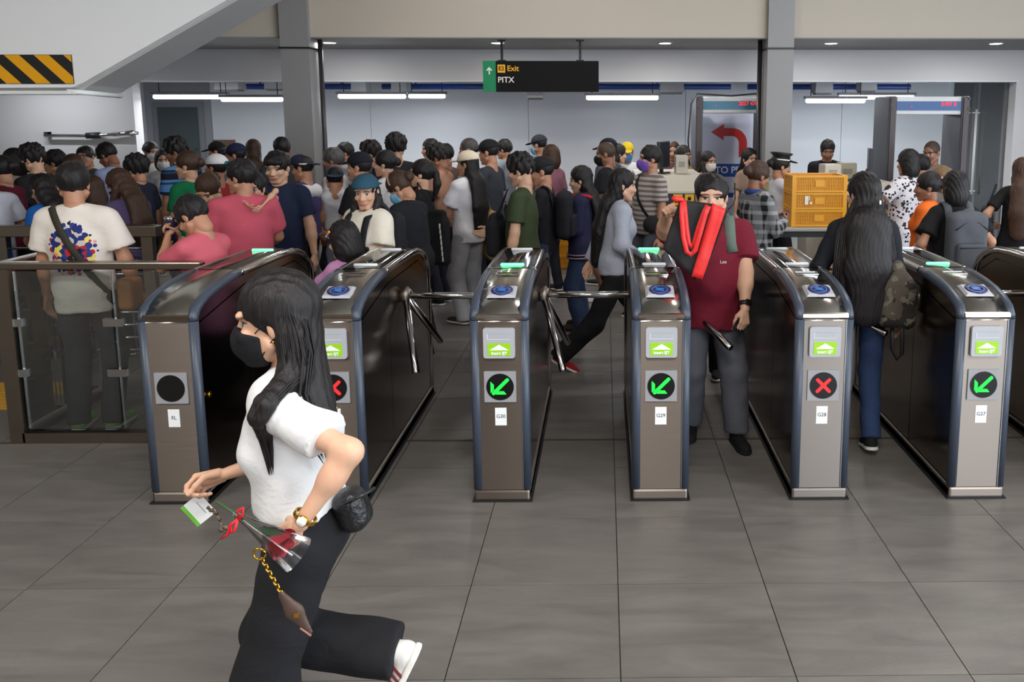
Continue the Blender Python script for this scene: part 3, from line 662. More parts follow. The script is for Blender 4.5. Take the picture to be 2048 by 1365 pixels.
# yellow crates
M_CR = plain('crate_yellow', (226, 158, 22), 0.45, var=0.05); M_CR2 = plain('crate_yellow_dark', (206, 138, 16), 0.5)
CW, CD, CH = 0.475, 0.36, 0.152
def crate_meshes():
    a = MB()
    for (c, d) in (((0, -CD / 2 + .01, CH / 2), (CW, .012, CH - .02)), ((0, CD / 2 - .01, CH / 2), (CW, .012, CH - .02)), ((-CW / 2 + .01, 0, CH / 2), (.012, CD, CH - .02)), ((CW / 2 - .01, 0, CH / 2), (.012, CD, CH - .02)), ((0, 0, .012), (CW - .01, CD - .01, .012))): a.box(c, d)
    r = MB()
    for z in (CH - .010, .012):
        r.box((0, -CD / 2 + .004, z), (CW + .012, .022, .018)); r.box((0, CD / 2 - .004, z), (CW + .012, .022, .018)); r.box((-CW / 2 + .004, 0, z), (.022, CD + .012, .018)); r.box((CW / 2 - .004, 0, z), (.022, CD + .012, .018))
    for sx in (-1, 1):
        for sy in (-1, 1): r.box((sx * (CW / 2 - .012), sy * (CD / 2 - .012), CH / 2), (.036, .036, CH))
    l = MB()
    for sy in (-1, 1):
        for k in range(-13, 14):
            if abs(k) > 2: l.box((k * .0155, sy * (CD / 2 - .002), CH / 2), (.005, .008, CH - .035))
        for z in (.045, .075, .105): l.box((0, sy * (CD / 2 - .002), z), (CW - .06, .007, .004))
    p = MB().box((0, -CD / 2 - .002, CH / 2 + .004), (.082, .012, .058))
    return a.data('body'), r.data('rim'), l.data('lattice'), p.data('label_plate')
CRM = crate_meshes()
def crate(x, y, z, label, rz=0.0):
    t = thing('plastic_crate', label, 'crate', (x, y, z), rz, group='yellow plastic crates')
    for me, nm, m in zip(CRM, ('body', 'rim', 'lattice', 'label_plate'), (M_CR2, M_CR, M_CR, M_CR)):
        o = obj_m(nm, me, m, t)
        if nm == 'lattice': o['kind'] = 'stuff'
    return t
TX, TYY, TZ = 1.90, 7.80, 0.925
crate(TX, TYY, TZ + 0.002, 'bottom yellow crate of the stack of three on the table'); mc = crate(TX, TYY, TZ + 0.002 + CH, 'middle yellow crate of the stack of three, with a torn white sticker'); crate(TX, TYY, TZ + 0.002 + 2 * CH, 'top yellow crate of the stack of three on the table')
MB().box((-.115, -CD / 2 - .007, .085), (.03, .002, .075)).box((-.092, -CD / 2 - .007, .105), (.008, .002, .04)).box((-.075, -CD / 2 - .007, .06), (.02, .002, .02)).build('torn_sticker', M_OFFW, mc)
tb = thing('folding_table', 'grey-topped table carrying the stack of yellow crates', 'table', (TX, TYY, 0))
MB().box((-0.06, 0.05, TZ - 0.015), (0.86, 0.62, 0.03), bev=0.006).build('table_top', plain('table_grey', (168, 164, 158), 0.5), tb)
for sx in (-1, 1):
    for sy in (-1, 1): MB().tube([(-0.06 + sx * 0.38, 0.05 + sy * 0.26, 0), (-0.06 + sx * 0.38, 0.05 + sy * 0.26, TZ - 0.03)], 0.016, 8).build('leg', M_STEEL, tb)
MB().box((-0.06, 0.05, TZ - 0.06), (0.78, 0.54, 0.05)).build('apron', M_DARK, tb)
crate(1.98, 7.85, 0.002, 'lower yellow crate on the floor under the table'); crate(1.98, 7.85, 0.002 + CH, 'second yellow crate on the floor under the table'); crate(1.98, 7.85, 0.002 + 2 * CH, 'upper yellow crate on the floor under the table')
for k in range(4): crate(2.50, 8.25, 0.002 + k * CH, ['lowest', 'second', 'third', 'topmost'][k] + ' yellow crate of the stack behind the long-haired woman in the black jacket')
for k in range(4): crate(-0.42, 11.0, 0.002 + k * CH, ['lowest', 'second', 'third', 'topmost'][k] + ' yellow crate of the floor stack left of the woman in the navy hoodie')
for k in range(3): crate(0.10, 10.8, 0.002 + k * CH, ['lowest', 'second', 'topmost'][k] + ' yellow crate of the floor stack right of the woman in the navy hoodie')
for k in range(3): crate(-2.35, 7.3, 0.002 + k * CH, ['lowest', 'second', 'topmost'][k] + ' yellow crate on the floor behind the girl with the hair clip')
bt = thing('spray_bottle', 'white bottle standing on the crates under the table', 'bottle', (1.93, 7.76, 3 * CH + 0.004)); MB().lathe([(.036, 0), (.04, .02), (.04, .12), (.016, .16), (.014, .18)], n=14).build('bottle_body', M_OFFW, bt); MB().box((0, -0.01, .195), (.03, .06, .03)).build('spray_head', M_OFFW, bt)

# glass enclosure at the left
fn = thing('glass_barrier', 'steel-railed glass barrier with clamps beside the leftmost gate', 'barrier', (-3.44, 4.94, 0))
MB().box((0, 0, 0.535), (0.085, 0.05, 1.07)).build('post', M_BRONZE, fn)
MB().box((0.545, 0, 1.055), (1.19, 0.07, 0.042), bev=0.008).build('top_rail', M_BRONZE, fn)
MB().box((0.56, 0, 0.03), (1.06, 0.05, 0.06)).build('bottom_rail', M_BRONZE, fn)
MB().box((0.33, 0, 0.55), (0.54, 0.012, 0.94)).build('pane', M_GLASS, fn); MB().box((0.845, 0, 0.55), (0.46, 0.012, 0.94)).build('pane', M_GLASS, fn)
for (x, z) in ((0.06, 0.72), (0.06, 0.42), (0.605, 0.72), (0.605, 0.42)): MB().box((x, 0, z), (0.11 if x > 0.3 else 0.05, 0.03, 0.045)).build('clamp', M_CHROME, fn)
MB().box((0.0, 0.43, 1.055), (0.07, 0.84, 0.042), bev=0.008).build('side_rail', M_BRONZE, fn)
MB().box((0.0, 0.43, 0.02), (0.04, 0.80, 0.04)).build('side_sill', plain('sill_dark', (40, 38, 36), 0.5), fn)
for (y0, y1) in ((0.05, 0.42), (0.44, 0.83)): MB().box((0.0, (y0 + y1) / 2, 0.55), (0.012, y1 - y0, 0.94)).build('pane', M_GLASS, fn)
for z in (0.72, 0.42): MB().box((0.0, 0.43, z), (0.03, 0.10, 0.045)).build('clamp', M_CHROME, fn)
f2 = thing('steel_barrier', 'wide flat-topped steel barrier with bar grille behind the man in the graphic tee', 'barrier', (-4.0, 6.62, 0))
MB().box((-0.02, 0, 1.035), (1.25, 0.10, 0.085), bev=0.008).build('top_rail', M_BRONZE, f2)
for x in (-0.58, 0.18, 0.52): MB().box((x, 0, 0.50), (0.085, 0.06, 0.99)).build('post', M_BRONZE, f2)
for k in range(9): MB().tube([(-0.54, 0, 0.10 + 0.1 * k), (0.48, 0, 0.10 + 0.1 * k)], 0.009, 8).build('bar', M_CHROME, f2)
MB().tube([(0.36, 0, 0.05), (0.36, 0, 0.99)], 0.008, 8).build('upright', M_CHROME, f2)
for k in range(3):
    ta = thing('tactile_paver', ['nearest', 'middle', 'farthest'][k] + ' yellow tactile paver left of the glass barrier', 'paver', (-3.98, 5.60 + 0.20 * k, 0.0)); MB().box((-0.2, 0, 0.003), (0.9, 0.185, 0.004)).build('slab', plain('tactile', (196, 150, 52), 0.6), ta)
    for q in range(5): MB().box((-0.2, -0.07 + q * 0.035, 0.006), (0.86, 0.014, 0.005)).build('rib', plain('tactile', (196, 150, 52), 0.6), ta)
# ================================================================== organic bodies: distance fields meshed with surface nets
def rc(a, b, ra, rb, flat=None, clip=()): return dict(t='rc', a=np.array(a, float), b=np.array(b, float), ra=ra, rb=rb, flat=flat, clip=clip)
def el(c, r, R=None, clip=()): return dict(t='el', c=np.array(c, float), r=np.array(r, float), R=None if R is None else np.array(R, float), clip=clip)
def bx(c, half, r=.02, R=None, clip=()): return dict(t='bx', c=np.array(c, float), r=np.array(half, float), rr=r, R=None if R is None else np.array(R, float), clip=clip)
def prim_d(p, X, Y, Z):
    if p['t'] == 'rc':
        a, b = p['a'], p['b']; ba = b - a; qx, qy, qz = X - a[0], Y - a[1], Z - a[2]
        if p['flat'] is not None:
            n, s = np.array(p['flat'][0], float), p['flat'][1] - 1.0
            dn = (qx * n[0] + qy * n[1] + qz * n[2]) * s; qx, qy, qz = qx + dn * n[0], qy + dn * n[1], qz + dn * n[2]
            ba = ba + n * (ba @ n) * s
        t = np.clip((qx * ba[0] + qy * ba[1] + qz * ba[2]) / max(1e-9, ba @ ba), 0, 1)
        d = np.sqrt((qx - t * ba[0]) ** 2 + (qy - t * ba[1]) ** 2 + (qz - t * ba[2]) ** 2) - (p['ra'] + t * (p['rb'] - p['ra']))
    else:
        c, r, R = p['c'], p['r'], p['R']; qx, qy, qz = X - c[0], Y - c[1], Z - c[2]
        if R is not None:
            qx, qy, qz = (R[0, 0] * qx + R[1, 0] * qy + R[2, 0] * qz, R[0, 1] * qx + R[1, 1] * qy + R[2, 1] * qz, R[0, 2] * qx + R[1, 2] * qy + R[2, 2] * qz)
        if p['t'] == 'bx':
            ax_, ay_, az_ = np.abs(qx) - r[0] + p['rr'], np.abs(qy) - r[1] + p['rr'], np.abs(qz) - r[2] + p['rr']
            d = np.sqrt(np.maximum(ax_, 0) ** 2 + np.maximum(ay_, 0) ** 2 + np.maximum(az_, 0) ** 2) + np.minimum(np.maximum(np.maximum(ax_, ay_), az_), 0) - p['rr']
            for (n, c_) in p['clip']: d = np.maximum(d, X * n[0] + Y * n[1] + Z * n[2] - c_)
            return d
        k0 = np.sqrt((qx / r[0]) ** 2 + (qy / r[1]) ** 2 + (qz / r[2]) ** 2)
        k1 = np.sqrt((qx / r[0] ** 2) ** 2 + (qy / r[1] ** 2) ** 2 + (qz / r[2] ** 2) ** 2) + 1e-9
        d = k0 * (k0 - 1) / k1
    for (n, c) in p['clip']: d = np.maximum(d, X * n[0] + Y * n[1] + Z * n[2] - c)
    return d
def prim_box(p):
    if p['t'] == 'rc':
        m = max(p['ra'], p['rb']); return np.minimum(p['a'], p['b']) - m, np.maximum(p['a'], p['b']) + m
    m = p['r'] if p['R'] is None else np.full(3, np.linalg.norm(p['r']) if p['t'] == 'bx' else p['r'].max()); return p['c'] - m, p['c'] + m
EDG = [(0, 1), (2, 3), (4, 5), (6, 7), (0, 2), (1, 3), (4, 6), (5, 7), (0, 4), (1, 5), (2, 6), (3, 7)]
CO = np.array([(i >> 2 & 1, i >> 1 & 1, i & 1) for i in range(8)])
def nets(F, lo, h):
    S = F < 0
    cnt = sum(S[i:S.shape[0] - 1 + i, j:S.shape[1] - 1 + j, k:S.shape[2] - 1 + k].astype(np.int8) for (i, j, k) in CO)
    act = (cnt > 0) & (cnt < 8)
    idx = np.argwhere(act); N = len(idx)
    ids = np.full(act.shape, -1, np.int32); ids[act] = np.arange(N)
    vals = np.stack([F[idx[:, 0] + c[0], idx[:, 1] + c[1], idx[:, 2] + c[2]] for c in CO], 1)
    pos = np.zeros((N, 3)); w = np.zeros(N)
    for a, b in EDG:
        va, vb = vals[:, a], vals[:, b]; m = (va < 0) != (vb < 0)
        t = np.where(m, va / np.where(m, va - vb, 1), 0)
        pos += np.where(m[:, None], CO[a] + t[:, None] * (CO[b] - CO[a]), 0); w += m
    V = lo + h * (idx + pos / w[:, None])
    Q = []
    for ax in range(3):
        A = np.moveaxis(S, ax, 0); I = np.moveaxis(ids, ax, 0)
        d = A[:-1, 1:-1, 1:-1] != A[1:, 1:-1, 1:-1]
        e = np.argwhere(d)
        if len(e) == 0: continue
        i, j, k = e[:, 0], e[:, 1] + 1, e[:, 2] + 1
        q = np.stack([I[i, j - 1, k - 1], I[i, j, k - 1], I[i, j, k], I[i, j - 1, k]], 1)
        fl = A[i, j, k] if ax != 1 else ~A[i, j, k]
        q[~fl] = q[~fl][:, ::-1]
        Q.append(q)
    return V, np.concatenate(Q)
def smin(a, b, k):
    hh = np.clip(0.5 + 0.5 * (b - a) / k, 0, 1)
    return b + (a - b) * hh - k * hh * (1 - hh)
def mesh_sdf(prims, h, k=0.03, sub=(), ksub=0.008, noise=None, clips=()):
    bx = [prim_box(p) for p in prims]
    lo = np.min([b[0] for b in bx], 0) - 2.5 * h - 0.006; hi = np.max([b[1] for b in bx], 0) + 2.5 * h + 0.006
    n = np.ceil((hi - lo) / h).astype(int) + 1
    ax = [(lo[i] + h * np.arange(n[i])).astype(np.float32) for i in range(3)]
    F = np.full(n, 0.5, np.float32)
    def rng(b, pad):
        s = []
        for i in range(3):
            a0 = max(0, int((b[0][i] - pad - lo[i]) / h)); a1 = min(n[i], int((b[1][i] + pad - lo[i]) / h) + 2); s.append(slice(a0, max(a0 + 1, a1)))
        return tuple(s)
    def co(s): return ax[0][s[0]][:, None, None], ax[1][s[1]][None, :, None], ax[2][s[2]][None, None, :]
    for p, b in zip(prims, bx):
        s = rng(b, k + 2 * h + 0.01); X, Y, Z = co(s); d = prim_d(p, X, Y, Z).astype(np.float32)
        F[s] = smin(F[s], d, k) if k > 0 else np.minimum(F[s], d)
    full = tuple(slice(0, m) for m in n); X, Y, Z = co(full)
    if noise is not None:
        m = np.abs(F) < 0.08; F = np.where(m, F + noise(X, Y, Z), F)
    for p in sub:
        s = rng(prim_box(p), 0.02); Xs, Ys, Zs = co(s); d = -prim_d(p, Xs, Ys, Zs).astype(np.float32)
        F[s] = -smin(-F[s], -d, ksub)
    for (nn, c) in clips: F = np.maximum(F, X * nn[0] + Y * nn[1] + Z * nn[2] - c)
    return nets(F, lo, h)
def np_mesh(name, V, Q, cols=None, smooth=True):
    me = bpy.data.meshes.new(name); nv, nq = len(V), len(Q)
    me.vertices.add(nv); me.vertices.foreach_set('co', np.ascontiguousarray(V, np.float32).ravel())
    me.loops.add(nq * 4); me.loops.foreach_set('vertex_index', np.ascontiguousarray(Q, np.int32).ravel())
    me.polygons.add(nq); me.polygons.foreach_set('loop_start', np.arange(nq, dtype=np.int32) * 4)
    me.polygons.foreach_set('use_smooth', np.full(nq, smooth))
    if cols is not None:
        a = me.attributes.new('tint', 'FLOAT_COLOR', 'POINT'); c4 = np.ones((nv, 4), np.float32); c4[:, :3] = cols; a.data.foreach_set('color', c4.ravel())
    me.update(calc_edges=True); me.validate()
    return me
def ripples(amp, fr=(9, 7, 23), seed=0.0):
    def f(X, Y, Z):
        return (amp * (0.5 * np.sin(fr[2] * Z + 4 * np.sin(fr[0] * X + seed) + 3 * np.sin(fr[1] * Y + 2 * seed)) + 0.35 * np.sin(2.1 * fr[2] * (Z + 0.5 * X - 0.3 * Y) + 3 * np.sin(5 * Y + seed)) + 0.25 * np.sin(41 * X + 37 * Y + 29 * Z + seed))).astype(np.float32)
    return f
def strands(amp, f1=260.0, f2=140.0):
    def f(X, Y, Z): return (amp * (np.sin(f1 * X + 9 * np.sin(12 * Z) + 40 * Y) + 0.7 * np.sin(f2 * Y + 70 * X + 6 * np.sin(9 * Z)))).astype(np.float32)
    return f
def tufts(amp):
    def f(X, Y, Z): return (amp * (np.sin(95 * X + 30 * Z) * np.sin(80 * Y + 20 * X) + 0.6 * np.sin(150 * Y + 60 * Z) * np.sin(130 * X + 1.0))).astype(np.float32)
    return f

# ---------------------------------------------------------------- head (face forward = +Y, eyes at z = 0), hands, hair, shoes
def sstep(a, b, x): t = np.clip((x - a) / (b - a), 0, 1); return t * t * (3 - 2 * t)
_heads = {}
def head_mesh(h, inflate=0.0):
    if h in _heads and not inflate: return _heads[h]
    p = [el((0, -.012, .030), (.075, .096, .088)), el((0, .022, -.030), (.064, .066, .072)), el((0, .030, -.070), (.050, .052, .044)),
         rc((-.018, .062, -.098), (.018, .062, -.098), .017, .017), rc((-.058, .0, -.055), (-.022, .055, -.100), .020, .018), rc((.058, .0, -.055), (.022, .055, -.100), .020, .018),
         rc((0, .082, .010), (0, .1005, -.033), .007, .0115), rc((-.013, .090, -.037), (.013, .090, -.037), .009, .009),
         rc((-.045, .073, .026), (.045, .073, .026), .011, .011), el((-.040, .066, -.030), (.022, .018, .018)), el((.040, .066, -.030), (.022, .018, .018)),
         el((0, .082, -.063), (.026, .012, .0065)), el((0, .080, -.073), (.022, .012, .007)),
         el((-.075, -.018, -.012), (.009, .018, .029)), el((.075, -.018, -.012), (.009, .018, .029)),
         rc((0, -.025, -.050), (0, -.030, -.100), .054, .050)]
    if inflate:
        for q in p:
            if q['t'] == 'rc': q['ra'] += inflate; q['rb'] += inflate
            else: q['r'] = q['r'] + inflate
        return p
    sub = [el((-.031, .104, .001), (.019, .022, .0125)), el((.031, .104, .001), (.019, .022, .0125))]
    if h < 0.008: p[0:0] = []
    V, Q = mesh_sdf(p, h, 0.012, sub, 0.010)
    x, y, z = np.abs(V[:, 0]), V[:, 1], V[:, 2]; front = y > 0.055
    W = {}
    e = max(h * 0.6, 0.0025)
    W['eye'] = front * (1 - sstep(1, 1 + e / .006, np.sqrt(((x - .031) / .0145) ** 2 + ((z - .0) / .0058) ** 2)))
    W['iris'] = front * (1 - sstep(1, 1 + e / .006, np.sqrt(((x - .031) / .0060) ** 2 + ((z - .0) / .0066) ** 2)))
    W['lash'] = front * (1 - sstep(1, 1.6, np.sqrt(((x - .031) / .0175) ** 2 + ((z - .0065) / .0030) ** 2)))
    W['brow'] = front * (1 - sstep(1, 1 + e / .004, np.sqrt(((x - .034) / .021) ** 2 + ((z - .0235 + (x - .034) ** 2 * 6) / .0042) ** 2)))
    W['lip'] = front * (1 - sstep(1, 1 + e / .006, np.sqrt((x / .025) ** 2 + ((z + .067) / .0095) ** 2)))
    W['mouth'] = front * (1 - sstep(1, 1 + e / .003, np.sqrt((x / .022) ** 2 + ((z + .0675) / .0014) ** 2)))
    if h > .005: W['lash'] = W['lash'] * .45
    _heads[h] = (V, Q, W); return _heads[h]
def tint_head(W, skin, browc):
    n = len(W['eye']); c = np.tile(np.array(skin[:3]), (n, 1))
    def mix(w, col, a=1.0):
        nonlocal c; c = c * (1 - a * w[:, None]) + np.array(col) * (a * w[:, None])
    s = np.array(skin[:3])
    mix(W['lip'], s * np.array((.82, .46, .46)), .85); mix(W['mouth'], s * .3, .8); mix(W['brow'], browc, .8)
    mix(W['eye'], (.55, .52, .50)); mix(W['iris'], (.02, .013, .01)); mix(W['lash'], (.012, .01, .01), .9)
    return c
_hands = {}
CURL = {'relax': ((18, 24, 16), (22, 26, 16), (26, 28, 18), (30, 30, 18)), 'grip': ((62, 82, 50), (66, 84, 50), (68, 84, 50), (70, 84, 48)), 'hold': ((38, 46, 26), (42, 48, 28), (46, 50, 28), (50, 50, 28)), 'pinch': ((52, 40, 22), (60, 62, 34), (66, 70, 40), (70, 72, 40))}
def hand_mesh(h, pose='relax'):
    """right hand: wrist at the origin, fingers towards -Z, palm towards -X, thumb on the +Y side"""
    key = (h, pose)
    if key in _hands: return _hands[key]
    pr = [rc((0, 0, .015), (0, 0, -.02), .021, .022, ((1, 0, 0), 1.25))]
    ys = (.030, .010, -.010, -.028); ln = ((.042, .025, .020), (.046, .028, .021), (.042, .026, .020), (.033, .020, .018)); zk = (-.086, -.090, -.086, -.078)
    for y, L, z, c in zip(ys, ln, zk, CURL[pose]):
        pr.append(rc((0, y * .62, -.012), (0, y, z), .0125, .0115)); a = 0.0; p = np.array((0, y, z)); r = .0093 if y > -.02 else .0080
        for l, cc in zip(L, c):
            a += math.radians(cc); q = p + l * np.array((-math.sin(a), 0, -math.cos(a))); pr.append(rc(p, q, r, r * .92)); p = q; r *= .93
    tw = {'relax': 0.0, 'grip': 1.0, 'hold': .6, 'pinch': .9}[pose]
    t0, t1 = np.array((-.006, .018, -.018)), np.array((-.014 - .014 * tw, .046 - .006 * tw, -.050)); t2 = t1 + np.array((-.008 - .018 * tw, .010 - .018 * tw, -.030)); t3 = t2 + np.array((-.006 - .012 * tw, -.002 - .012 * tw, -.024))
    pr += [rc(t0, t1, .0150, .0118), rc(t1, t2, .0112, .0100), rc(t2, t3, .0098, .0085), rc((-.006, .0, -.03), (-.006, .0, -.07), .016, .014, ((1, 0, 0), 1.3))]
    V, Q = mesh_sdf(pr, h, 0.006); _hands[key] = (V, Q); return _hands[key]
_hair = {}
FACECUT = el((0, .135, -.045), (.092, .085, .125))
def hair_mesh(style, h):
    key = (style, h)
    if key in _hair: return _hair[key]
    cap = el((0, -.018, .035), (.087, .104, .098)); nape = [((0, .4, -1), .045)]
    if style == 'short': V, Q = mesh_sdf([cap], h, .02, [FACECUT], .006, tufts(.004), nape)
    elif style == 'spiky': V, Q = mesh_sdf([el((0, -.014, .045), (.092, .108, .104)), el((0, .045, .085), (.06, .05, .05))], h, .03, [FACECUT], .006, tufts(.010), nape)
    elif style == 'curly': V, Q = mesh_sdf([el((0, -.02, .045), (.100, .112, .108))], h, .03, [FACECUT], .006, tufts(.013), [((0, .4, -1), .075)])
    elif style == 'buzz': V, Q = mesh_sdf([el((0, -.016, .033), (.0795, .098, .091))], h, .02, [el((0, .14, -.03), (.1, .105, .13))], .006, None, [((0, .4, -1), .03)])
    elif style == 'fringe': V, Q = mesh_sdf([cap, el((0, .05, .06), (.066, .045, .038))], h, .02, [el((0, .135, -.06), (.092, .085, .12))], .006, tufts(.005), nape)
    elif style == 'bob': V, Q = mesh_sdf([cap, el((0, -.035, -.045), (.094, .082, .115))], h, .03, [FACECUT, el((0, .085, -.05), (.07, .10, .12))], .006, strands(.0022), [((0, 0, -1), .15)])
    elif style == 'bun': V, Q = mesh_sdf([cap, el((0, -.125, .02), (.042, .038, .042))], h, .012, [FACECUT], .006, strands(.0016), nape)
    elif style == 'pony': V, Q = mesh_sdf([cap, el((0, -.118, .03), (.03, .03, .03)), rc((0, -.13, .02), (0, -.145, -.08), .026, .034), rc((0, -.145, -.08), (0, -.12, -.22), .034, .014)], h, .012, [FACECUT], .006, strands(.0022), [])
    _hair[key] = np_mesh('hair', V, Q); return _hair[key]
def cap_parts(h=.008):
    V, Q = mesh_sdf([el((0, -.014, .040), (.090, .110, .092))], h, .02, (), .006, None, [((0, -.12, -1), -.034)])
    dome = np_mesh('cap', V, Q)
    V, Q = mesh_sdf([el((0, .108, .030), (.074, .082, .0105), np.array(Matrix.Rotation(-.16, 3, 'X')))], .0055, .01, (), .006, None, [((0, -1, 0), -.085)])
    return dome, np_mesh('brim', V, Q)
CAPM = cap_parts()
def mask_mesh():
    V, Q = mesh_sdf([q for q in head_mesh(.01, .006)[1:13]] + [el((0, .048, -.056), (.060, .074, .055))], .0042, .016, (), .006, None, [((0, -1, 0), -.026), ((0, -.32, 1), -.040), ((0, .15, -1), .124)])
    return np_mesh('face_mask', V, Q)
MASKM = mask_mesh()
_lp = MB()
for sg_ in (-1, 1):
    _lp.tube([(sg_ * .066, .035, -.02), (sg_ * .075, .012, -.002), (sg_ * .081, -.018, .006)], .0017, 5).tube([(sg_ * .062, .030, -.085), (sg_ * .074, .0, -.05), (sg_ * .080, -.016, -.035)], .0017, 5)
LOOPM = _lp.data('ear_loop')
def shoe_parts():
    V, Q = mesh_sdf([rc((0, -.045, .036), (0, .06, .034), .037, .035), el((0, .115, .028), (.042, .075, .034)), rc((0, -.035, .05), (0, -.032, .088), .038, .037)], .008, .02, (), .006, None, [((0, 0, -1), -.016)])
    a = np_mesh('shoe', V, Q)
    V, Q = mesh_sdf([rc((0, -.045, .010), (0, .05, .010), .043, .043), el((0, .115, .010), (.047, .082, .03))], .008, .015, (), .006, None, [((0, 0, -1), 0.0), ((0, 0, 1), .024)])
    return a, np_mesh('sole', V, Q)
SHOEM = shoe_parts()
def skin_mat():
    m, nt, b = new_mat('skin'); N = nt.nodes; L = nt.links
    at = N.new('ShaderNodeAttribute'); at.attribute_name = 'tint'
    n = N.new('ShaderNodeTexNoise'); n.inputs['Scale'].default_value = 45
    mx = N.new('ShaderNodeMix'); mx.data_type = 'RGBA'; mx.blend_type = 'MULTIPLY'; mx.inputs[0].default_value = 0.12
    L.new(at.outputs['Color'], mx.inputs[6]); L.new(n.outputs['Color'], mx.inputs[7]); L.new(mx.outputs[2], b.inputs['Base Color'])
    b.inputs['Roughness'].default_value = 0.48; b.inputs['Specular IOR Level'].default_value = 0.4
    b.inputs['Subsurface Weight'].default_value = 0.06; b.inputs['Subsurface Radius'].default_value = (.012, .005, .003)
    return m
M_SKIN = skin_mat()
def hair_mat(name, c0, c1):
    m, nt, b = new_mat(name); N = nt.nodes; L = nt.links
    tc = N.new('ShaderNodeTexCoord'); mp = N.new('ShaderNodeMapping'); mp.inputs['Scale'].default_value = (150, 150, 7)
    n = N.new('ShaderNodeTexNoise'); n.inputs['Scale'].default_value = 1.0; n.inputs['Detail'].default_value = 4; n.inputs['Distortion'].default_value = 0.4
    L.new(tc.outputs['Object'], mp.inputs[0]); L.new(mp.outputs[0], n.inputs['Vector'])
    mx = N.new('ShaderNodeMix'); mx.data_type = 'RGBA'; mx.inputs[6].default_value = lin(c0); mx.inputs[7].default_value = lin(c1)
    L.new(n.outputs['Fac'], mx.inputs[0]); L.new(mx.outputs[2], b.inputs['Base Color'])
    b.inputs['Roughness'].default_value = 0.50; b.inputs['Specular IOR Level'].default_value = 0.32
    bp = N.new('ShaderNodeBump'); bp.inputs['Strength'].default_value = 0.55; bp.inputs['Distance'].default_value = 0.006
    L.new(n.outputs['Fac'], bp.inputs['Height']); L.new(bp.outputs[0], b.inputs['Normal'])
    return m
HAIRC = {'k': hair_mat('hair_black', (17, 15, 16), (36, 31, 31)), 'b': hair_mat('hair_brown', (38, 26, 20), (84, 58, 42)), 'g': hair_mat('hair_grey', (40, 38, 38), (96, 92, 90)), 'z': hair_mat('hair_shaved', (56, 42, 37), (84, 63, 54)), 'd': hair_mat('hair_blond', (92, 70, 48), (150, 120, 84))}
_cl = {}
